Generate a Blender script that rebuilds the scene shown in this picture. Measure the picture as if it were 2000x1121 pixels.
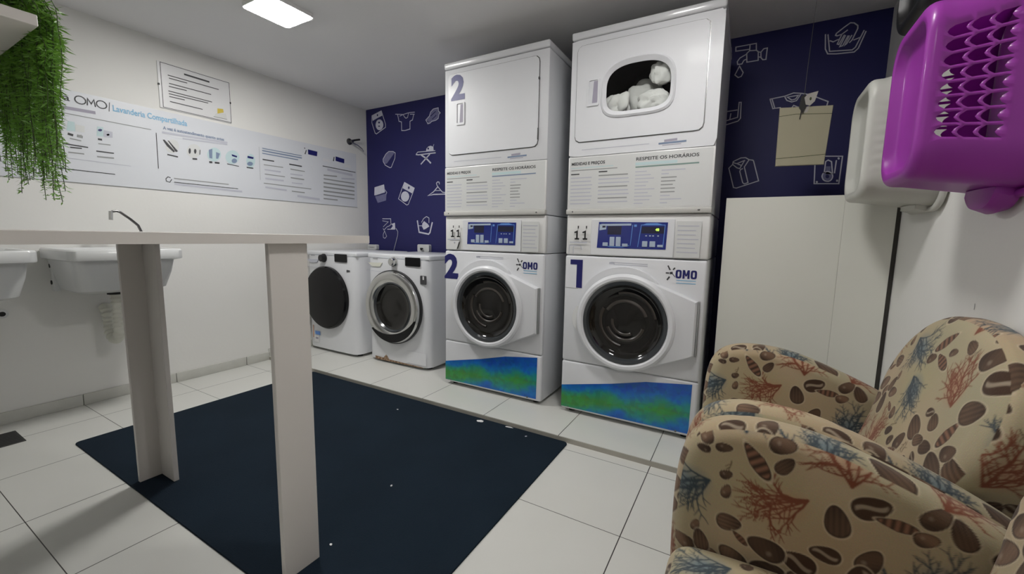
import bpy, bmesh, math, random
import numpy as np
from mathutils import Vector, Matrix
for o in list(bpy.data.objects): bpy.data.objects.remove(o)
SC = bpy.context.scene; COL = SC.collection
PI = math.pi; R = math.radians
Z0 = 0.035                       # room floor sits at z = 0; measured heights are shifted by this

# ---------------------------------------------------------------- camera
YAW, PITCH, ROLL, FPX = 0.51596, -0.12003, 0.01869, 802.43
cam_d = bpy.data.cameras.new('camera'); CAM = bpy.data.objects.new('camera', cam_d); COL.objects.link(CAM)
_f = Vector((-math.sin(YAW)*math.cos(PITCH), math.cos(YAW)*math.cos(PITCH), math.sin(PITCH)))
_r = Vector((math.cos(YAW), math.sin(YAW), 0)); _u = _r.cross(_f)
_r2 = _r*math.cos(ROLL)+_u*math.sin(ROLL); _u2 = _u*math.cos(ROLL)-_r*math.sin(ROLL)
CAM.matrix_world = Matrix(((_r2.x,_u2.x,-_f.x,0.835),(_r2.y,_u2.y,-_f.y,-2.042),(_r2.z,_u2.z,-_f.z,0.941+Z0),(0,0,0,1)))
cam_d.sensor_width = 36; cam_d.lens = 36*FPX/2000; cam_d.clip_start = 0.02
SC.camera = CAM

# ---------------------------------------------------------------- world, exposure
SC.view_settings.view_transform = 'Standard'; SC.view_settings.look = 'None'
SC.view_settings.gamma = 1; SC.view_settings.exposure = 1.36; SC.view_settings.use_curve_mapping = False
W = bpy.data.worlds.new('world'); SC.world = W; W.use_nodes = True
W.node_tree.nodes['Background'].inputs[0].default_value = (0.9, 0.95, 1.0, 1)
W.node_tree.nodes['Background'].inputs[1].default_value = 0.35
LAMP_A, LAMP_B, FILL_C = 44.0, 27.0, 6.0    # emission of the ceiling panels: over the sinks, over the chairs, added fill in the corridor

# ---------------------------------------------------------------- materials
def mat(name, col, rough=0.5, metal=0.0, coat=0.0, var=0.03, scale=18, bump=0.0, bscale=120, spec=0.5, emit=None, estr=0, sss=0):
    m = bpy.data.materials.new(name); m.use_nodes = True; nt = m.node_tree; N = nt.nodes; L = nt.links
    b = N['Principled BSDF']
    b.inputs['Roughness'].default_value = rough; b.inputs['Metallic'].default_value = metal
    b.inputs['Coat Weight'].default_value = coat; b.inputs['Specular IOR Level'].default_value = spec
    b.inputs['Coat Roughness'].default_value = 0.08
    if sss:
        b.inputs['Subsurface Weight'].default_value = sss; b.inputs['Subsurface Radius'].default_value = (0.02,0.01,0.02)
    tc = N.new('ShaderNodeTexCoord')
    if var > 0:
        n = N.new('ShaderNodeTexNoise'); n.inputs['Scale'].default_value = scale; n.inputs['Detail'].default_value = 3
        L.new(tc.outputs['Object'], n.inputs['Vector'])
        mx = N.new('ShaderNodeMix'); mx.data_type = 'RGBA'
        mx.inputs[6].default_value = tuple(c*(1-var) for c in col)+(1,)
        mx.inputs[7].default_value = tuple(min(1, c*(1+var)) for c in col)+(1,)
        L.new(n.outputs['Fac'], mx.inputs[0]); L.new(mx.outputs[2], b.inputs['Base Color'])
    else: b.inputs['Base Color'].default_value = tuple(col)+(1,)
    if bump > 0:
        n2 = N.new('ShaderNodeTexNoise'); n2.inputs['Scale'].default_value = bscale; n2.inputs['Detail'].default_value = 4
        L.new(tc.outputs['Object'], n2.inputs['Vector'])
        bp = N.new('ShaderNodeBump'); bp.inputs['Strength'].default_value = bump; bp.inputs['Distance'].default_value = 0.01
        L.new(n2.outputs['Fac'], bp.inputs['Height']); L.new(bp.outputs['Normal'], b.inputs['Normal'])
    if emit:
        b.inputs['Emission Color'].default_value = tuple(emit)+(1,); b.inputs['Emission Strength'].default_value = estr
    return m

M = {}
M['wall'] = mat('white wall paint', (.78,.775,.75), .75, var=.02, scale=3, bump=.05, bscale=60)
M['ceil'] = mat('ceiling paint', (.80,.79,.79), .85, var=.02, scale=2)
M['navy'] = mat('navy wall paint', (.0105,.0105,.105), .55, var=.08, scale=5)
M['skirt'] = mat('tiled skirting', (.56,.56,.52), .4, var=.1, scale=12)
M['riser'] = mat('step riser stone', (.42,.40,.35), .5, var=.12, scale=14)
M['white'] = mat('appliance enamel', (.745,.755,.785), .42, coat=.03, var=.01, spec=.4)
M['lid'] = mat('glossy lid enamel', (.745,.755,.785), .25, coat=.8, var=.01)
M['white2'] = mat('appliance plastic white', (.78,.78,.775), .35, coat=.2, var=.01)
M['side'] = mat('appliance side enamel', (.71,.725,.755), .35, coat=.15, var=.01)
M['lip'] = mat('warm grey plastic', (.55,.545,.52), .45, var=.02)
M['black'] = mat('black plastic', (.008,.008,.009), .4, var=0)
M['blackglass'] = mat('black glass', (.006,.006,.007), .12, var=.2, scale=6, spec=.25)
M['drumglass'] = mat('dark door glass', (.010,.009,.008), .07, var=.6, scale=9, spec=.4, coat=.15)
M['greyrim'] = mat('dark grey door rim', (.045,.05,.055), .2, coat=.5, var=.05)
M['chrome'] = mat('brushed chrome', (.62,.62,.61), .16, metal=1, var=.06, scale=5)
M['steel'] = mat('dull steel', (.18,.18,.18), .3, metal=1, var=.1)
M['display'] = mat('control display blue', (.012,.025,.22), .15, coat=.4, var=.15, scale=10)
M['displaydark'] = mat('display window', (.02,.02,.05), .12, var=0)
M['btn'] = mat('pale blue button', (.42,.5,.62), .4, var=.02)
M['btn2'] = mat('light blue mark', (.12,.28,.68), .4, var=.02)
M['ink'] = mat('navy ink', (.012,.013,.13), .45, var=.03)
M['ink2'] = mat('faded navy ink', (.075,.075,.22), .45, var=.06, scale=30)
M['text'] = mat('dark print', (.05,.05,.055), .6, var=0)
M['grey'] = mat('grey print', (.30,.31,.31), .6, var=0)
M['light'] = mat('pale lilac print', (.52,.53,.60), .6, var=0)
M['purp'] = mat('grey violet print', (.36,.34,.42), .6, var=0)
M['sky'] = mat('light blue print', (.22,.48,.70), .6, var=0)
M['teal'] = mat('grey green print', (.20,.30,.27), .6, var=0)
M['tealpale'] = mat('pale aqua print', (.52,.66,.68), .6, var=0)
M['bluep'] = mat('blue grey print', (.20,.26,.38), .6, var=0)
M['paper'] = mat('poster film', (.68,.70,.74), .4, var=.01)
M['notice'] = mat('laminated paper', (.74,.74,.75), .3, var=.01, coat=.2)
M['sheet'] = mat('instruction film', (.66,.67,.665), .4, var=.01)
M['yellow'] = mat('yellow print', (.65,.50,.08), .6, var=.1)
M['green'] = mat('lit green digits', (.25,.45,.05), .5, var=0, emit=(.5,.9,.1), estr=.6)
M['table'] = mat('off white laminate', (.67,.64,.61), .45, var=.03, scale=6)
M['rug'] = mat('navy felt mat', (.010,.0185,.030), .95, var=.25, scale=4, bump=.3, bscale=300, spec=.15)
M['ceramic'] = mat('white sink resin', (.66,.67,.67), .3, coat=.3, var=.02)
M['pvc'] = mat('ivory flexible pipe', (.70,.70,.62), .45, var=.04)
M['purple'] = mat('purple plastic', (.43,.062,.48), .36, coat=.2, var=.04, scale=8)
M['basketwhite'] = mat('off white plastic', (.72,.72,.68), .38, coat=.15, var=.02)
M['board'] = mat('white laminated board', (.82,.82,.755), .45, var=.02, scale=2.5)
M['edge'] = mat('dark gap strip and brace', (.035,.032,.028), .6, var=.1)
M['kraft'] = mat('beige paper', (.40,.37,.265), .75, var=.06, scale=9, bump=.08, bscale=25)
M['tag'] = mat('grey card', (.42,.40,.37), .6, var=.05)
M['cloth'] = mat('white cotton', (.86,.85,.82), .9, var=.05, scale=12, bump=.4, bscale=30, spec=.2)
M['leaf'] = mat('fern green', (.105,.25,.026), .5, var=.75, scale=22, sss=.0)
M['stem'] = mat('brown green stem', (.05,.07,.025), .7, var=.3)
M['pot'] = mat('dark planter', (.03,.035,.03), .6, var=.1)
M['drain'] = mat('dark drain grate', (.035,.035,.033), .5, metal=.3, var=.2)
M['scrap'] = mat('white paper scrap', (.8,.8,.8), .8, var=.02)
M['brownreflex'] = mat('brown grey drum and reflection arcs', (.055,.046,.040), .3, var=.3, scale=12)
M['rubber'] = mat('black rubber', (.012,.012,.012), .7, var=0)
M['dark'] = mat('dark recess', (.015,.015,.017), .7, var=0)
M['chalk'] = mat('white mural paint', (.62,.62,.72), .6, var=.12, scale=40)
M['chalk2'] = mat('thin mural paint', (.17,.17,.31), .6, var=.25, scale=40)
M['leg'] = mat('dark wooden leg', (.06,.035,.02), .5, var=.3)
M['orange'] = mat('orange print', (.55,.22,.07), .6, var=.1)
M['door'] = mat('corridor grey', (.30,.30,.31), .7, var=.03)

def nodes(name):
    m = bpy.data.materials.new(name); m.use_nodes = True
    return m, m.node_tree.nodes, m.node_tree.links, m.node_tree.nodes['Principled BSDF']

def lamp_mat(name, s):
    m, N, L, b = nodes(name)
    e = N.new('ShaderNodeEmission'); e.inputs[0].default_value = (1, .985, .955, 1); e.inputs[1].default_value = s
    L.new(e.outputs[0], N['Material Output'].inputs[0]); return m

def glass_mat():
    m, N, L, b = nodes('clear pane'); N.remove(b)
    t = N.new('ShaderNodeBsdfTransparent'); t.inputs[0].default_value = (.93,.95,.95,1)
    g = N.new('ShaderNodeBsdfGlossy'); g.inputs['Roughness'].default_value = .03
    fr = N.new('ShaderNodeFresnel'); fr.inputs[0].default_value = 1.35
    mx = N.new('ShaderNodeMixShader')
    L.new(fr.outputs[0], mx.inputs[0]); L.new(t.outputs[0], mx.inputs[1]); L.new(g.outputs[0], mx.inputs[2])
    L.new(mx.outputs[0], N['Material Output'].inputs[0]); return m
M['pane'] = glass_mat()

def translucent(m, col, f):
    """thin moulded plastic lets some light through"""
    nt = m.node_tree; N = nt.nodes; L = nt.links; b = N['Principled BSDF']; out = N['Material Output']
    t = N.new('ShaderNodeBsdfTranslucent'); t.inputs[0].default_value = tuple(col)+(1,)
    mx = N.new('ShaderNodeMixShader'); mx.inputs[0].default_value = f
    L.new(b.outputs[0], mx.inputs[1]); L.new(t.outputs[0], mx.inputs[2]); L.new(mx.outputs[0], out.inputs[0])
translucent(M['purple'], (.66,.13,.70), .42); translucent(M['basketwhite'], (.8,.8,.74), .3); translucent(M['leaf'], (.22,.45,.05), .2)

def math_node(N, L, op, a, b=None):
    n = N.new('ShaderNodeMath'); n.operation = op
    for i, v in enumerate((a, b)):
        if v is None: continue
        if isinstance(v, (int, float)): n.inputs[i].default_value = v
        else: L.new(v, n.inputs[i])
    return n.outputs[0]

def tile_mat():
    m, N, L, b = nodes('white floor tiles')
    g = N.new('ShaderNodeNewGeometry'); s = N.new('ShaderNodeSeparateXYZ'); L.new(g.outputs['Position'], s.inputs[0])
    P = 0.4335
    # the tiling west of the mat is laid with its cross joints shifted
    far = math_node(N, L, 'LESS_THAN', s.outputs['X'], -0.55)
    ysh = math_node(N, L, 'ADD', s.outputs['Y'], math_node(N, L, 'MULTIPLY', far, 0.10))
    plat = math_node(N, L, 'GREATER_THAN', s.outputs['Y'], -0.2755)
    def joint(v, off, w):
        f = math_node(N, L, 'FRACT', math_node(N, L, 'DIVIDE', math_node(N, L, 'SUBTRACT', v, off), P))
        d = math_node(N, L, 'MINIMUM', f, math_node(N, L, 'SUBTRACT', 1.0, f))
        return math_node(N, L, 'LESS_THAN', d, w/P)
    jx = joint(s.outputs['X'], 0.541, .0017)
    jy = math_node(N, L, 'MULTIPLY', joint(ysh, -0.336, .0013), math_node(N, L, 'SUBTRACT', 1.0, plat))
    j = math_node(N, L, 'MAXIMUM', jx, jy)
    n = N.new('ShaderNodeTexNoise'); n.inputs['Scale'].default_value = 2.2; n.inputs['Detail'].default_value = 5
    L.new(g.outputs['Position'], n.inputs['Vector'])
    base = N.new('ShaderNodeMix'); base.data_type = 'RGBA'
    base.inputs[6].default_value = (.63,.63,.59,1); base.inputs[7].default_value = (.72,.72,.69,1); L.new(n.outputs['Fac'], base.inputs[0])
    mx = N.new('ShaderNodeMix'); mx.data_type = 'RGBA'; mx.inputs[7].default_value = (.04,.037,.034,1)
    L.new(j, mx.inputs[0]); L.new(base.outputs[2], mx.inputs[6]); L.new(mx.outputs[2], b.inputs['Base Color'])
    rr = N.new('ShaderNodeMapRange'); rr.inputs[3].default_value = .22; rr.inputs[4].default_value = .42
    L.new(n.outputs['Fac'], rr.inputs[0]); L.new(rr.outputs[0], b.inputs['Roughness'])
    return m
M['tile'] = tile_mat()

def sticker_mat():
    m, N, L, b = nodes('blue green printed film')
    tc = N.new('ShaderNodeTexCoord'); s = N.new('ShaderNodeSeparateXYZ'); L.new(tc.outputs['Object'], s.inputs[0])
    n = N.new('ShaderNodeTexNoise'); n.inputs['Scale'].default_value = 5; n.inputs['Detail'].default_value = 2
    L.new(tc.outputs['Object'], n.inputs['Vector'])
    # band of green running across the middle
    zc = math_node(N, L, 'ADD', math_node(N, L, 'MULTIPLY', s.outputs['X'], .09), .062)
    d = math_node(N, L, 'ABSOLUTE', math_node(N, L, 'SUBTRACT', s.outputs['Z'], zc))
    v = math_node(N, L, 'ADD', math_node(N, L, 'DIVIDE', d, .10), math_node(N, L, 'MULTIPLY', math_node(N, L, 'SUBTRACT', n.outputs['Fac'], .5), 1.5))
    cr = N.new('ShaderNodeValToRGB'); e = cr.color_ramp.elements
    e[0].position = .15; e[0].color = (.050,.27,.06,1); e[1].position = .95; e[1].color = (.010,.10,.46,1)
    x = cr.color_ramp.elements.new(.45); x.color = (.025,.27,.20,1)
    x = cr.color_ramp.elements.new(.70); x.color = (.010,.17,.50,1)
    L.new(v, cr.inputs[0])
    vo = N.new('ShaderNodeTexVoronoi'); vo.inputs['Scale'].default_value = 45; vo.distance = 'CHEBYCHEV'
    L.new(tc.outputs['Object'], vo.inputs['Vector'])
    mx = N.new('ShaderNodeMix'); mx.data_type = 'RGBA'; mx.blend_type = 'SOFT_LIGHT'; mx.inputs[0].default_value = .25
    L.new(cr.outputs[0], mx.inputs[6]); L.new(vo.outputs['Color'], mx.inputs[7]); L.new(mx.outputs[2], b.inputs['Base Color'])
    b.inputs['Roughness'].default_value = .3; return m
M['sticker'] = sticker_mat()

def rust_mat():
    m, N, L, b = nodes('enamel with rust stain')
    tc = N.new('ShaderNodeTexCoord'); n = N.new('ShaderNodeTexNoise'); n.inputs['Scale'].default_value = 60; n.inputs['Detail'].default_value = 6
    L.new(tc.outputs['Object'], n.inputs['Vector'])
    cr = N.new('ShaderNodeValToRGB'); e = cr.color_ramp.elements
    e[0].position = .35; e[0].color = (.11,.045,.018,1); e[1].position = .62; e[1].color = (.42,.30,.2,1)
    L.new(n.outputs['Fac'], cr.inputs[0]); L.new(cr.outputs[0], b.inputs['Base Color']); b.inputs['Roughness'].default_value = .8
    return m
M['rust'] = rust_mat()

def fabric_mat():
    m, N, L, b = nodes('coral and shell print fabric')
    a = N.new('ShaderNodeVertexColor'); a.layer_name = 'print'
    tc = N.new('ShaderNodeTexCoord'); n = N.new('ShaderNodeTexNoise'); n.inputs['Scale'].default_value = 420; n.inputs['Detail'].default_value = 2
    L.new(tc.outputs['Object'], n.inputs['Vector'])
    mx = N.new('ShaderNodeMix'); mx.data_type = 'RGBA'; mx.blend_type = 'OVERLAY'; mx.inputs[0].default_value = .12
    L.new(a.outputs[0], mx.inputs[6]); L.new(n.outputs['Color'], mx.inputs[7]); L.new(mx.outputs[2], b.inputs['Base Color'])
    b.inputs['Roughness'].default_value = .85; b.inputs['Specular IOR Level'].default_value = .25
    b.inputs['Sheen Weight'].default_value = .15
    bp = N.new('ShaderNodeBump'); bp.inputs['Strength'].default_value = .12; bp.inputs['Distance'].default_value = .004
    L.new(n.outputs['Fac'], bp.inputs['Height']); L.new(bp.outputs['Normal'], b.inputs['Normal'])
    return m
M['fabric'] = fabric_mat()

# ---------------------------------------------------------------- object helpers
def tag(o, label=None, cat=None, group=None, kind=None):
    if label: o['label'] = label
    if cat: o['category'] = cat
    if group: o['group'] = group
    if kind: o['kind'] = kind
    return o

def thing(name, label, cat, loc, group=None, rotz=0):
    o = bpy.data.objects.new(name, None); COL.objects.link(o); o.empty_display_size = .05
    o.location = (loc[0], loc[1], loc[2]+Z0); o.rotation_euler = (0, 0, rotz)
    return tag(o, label, cat, group)

class G:
    """collects shapes in one bmesh and links them as ONE mesh object"""
    def __init__(s): s.bm = bmesh.new()
    def _new(s, fs, m):
        for f in fs: f.material_index = m
    def box(s, x0, x1, y0, y1, z0, z1, r=0, seg=2, m=0):
        d = bmesh.ops.create_cube(s.bm, size=1); vs = d['verts']
        for v in vs: v.co = Vector(((x0+x1)/2+v.co.x*(x1-x0), (y0+y1)/2+v.co.y*(y1-y0), (z0+z1)/2+v.co.z*(z1-z0)))
        fs = list({f for v in vs for f in v.link_faces}); s._new(fs, m)
        if r > 0:
            es = list({e for v in vs for e in v.link_edges})
            res = bmesh.ops.bevel(s.bm, geom=es, offset=r, segments=seg, profile=.5, affect='EDGES', clamp_overlap=True)
            s._new(res['faces'], m)
        return s
    def rings(s, rs, cap0=True, cap1=True, m=0, closed=True):
        vv = [[s.bm.verts.new(p) for p in r] for r in rs]; n = len(rs[0]); fs = []
        for a, b in zip(vv, vv[1:]):
            for i in range(n if closed else n-1):
                j = (i+1) % n
                try: fs.append(s.bm.faces.new((a[i], a[j], b[j], b[i])))
                except ValueError: pass
        if cap0: fs.append(s.bm.faces.new(vv[0][::-1]))
        if cap1: fs.append(s.bm.faces.new(vv[-1]))
        s._new(fs, m); return s
    def prism(s, poly, fn, a, b, m=0, ch=0.0):
        """2D polygon swept between heights a and b along fn's third axis, optional chamfer at b"""
        if ch:
            c = Vector((sum(p[0] for p in poly)/len(poly), sum(p[1] for p in poly)/len(poly)))
            def ins(p):
                d = c-Vector(p); l = d.length or 1; d = d/l*ch; return (p[0]+d.x, p[1]+d.y)
            q = [ins(p) for p in poly]; sg = 1 if b > a else -1
            return s.rings([[fn(u, v, a) for u, v in poly], [fn(u, v, b-sg*ch) for u, v in poly], [fn(u, v, b) for u, v in q]], m=m)
        return s.rings([[fn(u, v, a) for u, v in poly], [fn(u, v, b) for u, v in poly]], m=m)
    def annulus(s, outer, inner, fn, a, b, m=0, bi=None):
        bi = b if bi is None else bi; n = len(outer); fs = []
        vv = [[s.bm.verts.new(fn(u, v, h)) for u, v in pl] for pl, h in ((outer, a), (outer, b), (inner, bi), (inner, a))]
        for k in range(4):
            p, q = vv[k], vv[(k+1) % 4]
            for i in range(n): fs.append(s.bm.faces.new((p[i], p[(i+1) % n], q[(i+1) % n], q[i])))
        s._new(fs, m); return s
    def lathe(s, prof, fn, n=48, m=0, cap0=False, cap1=False, a0=0, a1=2*PI):
        full = abs(a1-a0-2*PI) < 1e-6
        rs = []
        for r, h in prof:
            rs.append([fn(r*math.cos(a0+(a1-a0)*i/(n if full else n-1)), r*math.sin(a0+(a1-a0)*i/(n if full else n-1)), h) for i in range(n)])
        return s.rings(rs, cap0, cap1, m, closed=full)
    def tube(s, pts, r, n=8, m=0, cap=True):
        pts = [Vector(p) for p in pts]; rs = []; up = Vector((0.13, 0.21, 1)).normalized(); prev = None
        for i, p in enumerate(pts):
            t = (pts[min(i+1, len(pts)-1)]-pts[max(i-1, 0)]).normalized()
            if prev is None:
                a = t.cross(up)
                if a.length < .1: a = t.cross(Vector((1, 0, 0)))
                a.normalize()
            else: a = (prev-t*prev.dot(t)).normalized()
            prev = a; b = t.cross(a); rad = r[i] if isinstance(r, (list, tuple)) else r
            rs.append([p+(a*math.cos(2*PI*k/n)+b*math.sin(2*PI*k/n))*rad for k in range(n)])
        return s.rings(rs, cap, cap, m)
    def ribbon(s, pts, w, fn, h=.0008, m=0):
        """painted line of width w on a surface"""
        P = [Vector(p) for p in pts]; q = [P[0]]
        for p in P[1:]:
            if (p-q[-1]).length > 1e-5: q.append(p)
        P = q
        if len(P) < 2: return s
        closed = (P[0]-P[-1]).length < 1e-4 and len(P) > 3
        n = len(P); L_, R_ = [], []
        for i in range(n):
            a = P[i]-P[i-1] if i > 0 else (P[0]-P[-2] if closed else P[1]-P[0])
            b = P[i+1]-P[i] if i < n-1 else (P[1]-P[0] if closed else P[-1]-P[-2])
            a = a.normalized(); b = b.normalized(); na = Vector((-a.y, a.x)); nb = Vector((-b.y, b.x)); nn = na+nb
            nn = nn.normalized() if nn.length > .2 else nb
            k = w/2/max(.45, nn.dot(nb)); p = P[i]
            if not closed and i == 0: p = p-b*w*.3
            if not closed and i == n-1: p = p+a*w*.3
            L_.append(p+nn*k); R_.append(p-nn*k)
        vl = [s.bm.verts.new(fn(p.x, p.y, h)) for p in L_]; vr = [s.bm.verts.new(fn(p.x, p.y, h)) for p in R_]
        s._new([s.bm.faces.new((vl[i], vl[i+1], vr[i+1], vr[i])) for i in range(n-1)], m); return s
    def fill(s, pts, fn, h=.0005, m=0):
        f = s.bm.faces.new([s.bm.verts.new(fn(u, v, h)) for u, v in pts]); s._new([f], m); return s
    def ball(s, c, rx, ry, rz, n=16, m=0):
        d = bmesh.ops.create_uvsphere(s.bm, u_segments=n, v_segments=max(6, n//2), radius=1)
        for v in d['verts']: v.co = Vector((c[0]+v.co.x*rx, c[1]+v.co.y*ry, c[2]+v.co.z*rz))
        s._new({f for v in d['verts'] for f in v.link_faces}, m); return s
    def text(s, txt, size, fn, h=.0006, m=0, bold=0.0, align='LEFT', sx=1.0, width=None):
        c = bpy.data.curves.new('t', 'FONT'); c.body = txt; c.size = size; c.offset = bold; c.align_x = 'LEFT'; c.resolution_u = 3
        o = bpy.data.objects.new('t', c); COL.objects.link(o)
        dg = bpy.context.evaluated_depsgraph_get(); dg.update(); me = bpy.data.meshes.new_from_object(o.evaluated_get(dg))
        xs = [v.co.x for v in me.vertices] or [0]; lo, hi = min(xs), max(xs)
        if width: sx = width/(hi-lo)
        sh = -lo if align == 'LEFT' else (-(lo+hi)/2 if align == 'CENTER' else -hi)
        vs = [s.bm.verts.new(fn((v.co.x+sh)*sx, v.co.y, h)) for v in me.vertices]
        fs = []
        for p in me.polygons:
            try: fs.append(s.bm.faces.new([vs[i] for i in p.vertices]))
            except ValueError: pass
        s._new(fs, m); bpy.data.objects.remove(o); bpy.data.curves.remove(c); bpy.data.meshes.remove(me); return s
    def build(s, name, mats, parent=None, label=None, loc=None, kind=None, smooth=True, angle=35, recalc=True):
        if recalc: bmesh.ops.recalc_face_normals(s.bm, faces=s.bm.faces[:])
        me = bpy.data.meshes.new(name); s.bm.to_mesh(me); s.bm.free()
        for m in (mats if isinstance(mats, (list, tuple)) else [mats]): me.materials.append(M[m] if isinstance(m, str) else m)
        if smooth:
            me.polygons.foreach_set('use_smooth', [True]*len(me.polygons)); me.set_sharp_from_angle(angle=R(angle))
        o = bpy.data.objects.new(name, me); COL.objects.link(o)
        if parent: o.parent = parent
        elif loc is not None: o.location = (loc[0], loc[1], loc[2]+Z0)
        return tag(o, label, kind=kind)

def omo(g, x, z, w, h, fn, lift, m):
    """the three heavy condensed logo letters, drawn stroke by stroke"""
    lw_ = w*.30; b = lw_*.30
    for k in (0, 2):
        cx_ = x+w*.145+k*w*.355; n = 24
        def sq(rx, rz): return [fn(cx_+rx*abs(math.cos(a))**.55*(1 if math.cos(a) >= 0 else -1), z+h/2+rz*abs(math.sin(a))**.55*(1 if math.sin(a) >= 0 else -1), lift) for a in [2*PI*i/n for i in range(n)]]
        g.rings([sq(w*.145, h*.5), sq(w*.045, h*.30)], False, False, m)
    x0, x1 = x+w*.335, x+w*.665; bw = w*.10
    for q in ([(x0, z), (x0+bw, z), (x0+bw, z+h), (x0, z+h)], [(x1-bw, z), (x1, z), (x1, z+h), (x1-bw, z+h)],
              [(x0+bw*.2, z+h), (x0+bw*1.05, z+h), (x+w*.5+bw*.25, z+h*.28), (x+w*.5-bw*.35, z+h*.28)], [(x1-bw*1.05, z+h), (x1-bw*.2, z+h), (x+w*.5+bw*.35, z+h*.28), (x+w*.5-bw*.25, z+h*.28)]):
        g.fill(q, fn, lift+.00005*len(g.bm.faces) % .0002, m)

def front(u, v, h): return Vector((u, -h, v))          # on a face looking towards -y
def fr(dx, dz, dy=0): return lambda u, v, h: Vector((dx+u, dy-h, dz+v))
def west(u, v, h): return Vector((h, u, v))            # on the left wall, looking towards +x
def up(u, v, h): return Vector((u, v, h))
def circ(cx, cy, r, n=64, ry=None): return [(cx+r*math.cos(2*PI*i/n), cy+(ry or r)*math.sin(2*PI*i/n)) for i in range(n)]
def rrect(x0, x1, y0, y1, r, k=5):
    out = []
    for cx, cy, a in ((x1-r, y1-r, 0), (x0+r, y1-r, 90), (x0+r, y0+r, 180), (x1-r, y0+r, 270)):
        for i in range(k+1): out.append((cx+r*math.cos(R(a+90*i/k)), cy+r*math.sin(R(a+90*i/k))))
    return out
def polar(poly, c, n=96):
    """resample a polygon by rays from c so that two outlines can be bridged"""
    out = []
    for i in range(n):
        a = 2*PI*i/n; d = (math.cos(a), math.sin(a)); best = None
        for p, q in zip(poly, poly[1:]+poly[:1]):
            ex, ey = q[0]-p[0], q[1]-p[1]; den = d[0]*ey-d[1]*ex
            if abs(den) < 1e-12: continue
            t = ((p[0]-c[0])*ey-(p[1]-c[1])*ex)/den; u = ((p[0]-c[0])*d[1]-(p[1]-c[1])*d[0])/den
            if t > 0 and -1e-6 <= u <= 1+1e-6 and (best is None or t > best): best = t
        out.append((c[0]+d[0]*best, c[1]+d[1]*best))
    return out
def dup(root, loc, label, group=None):
    r = root.copy(); COL.objects.link(r); r.location = (loc[0], loc[1], loc[2]+Z0); r['label'] = label
    if group: r['group'] = group
    for ch in list(root.children):
        c = ch.copy(); COL.objects.link(c); c.parent = r
        for g in ch.children:
            d = g.copy(); COL.objects.link(d); d.parent = c
    return r
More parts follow.
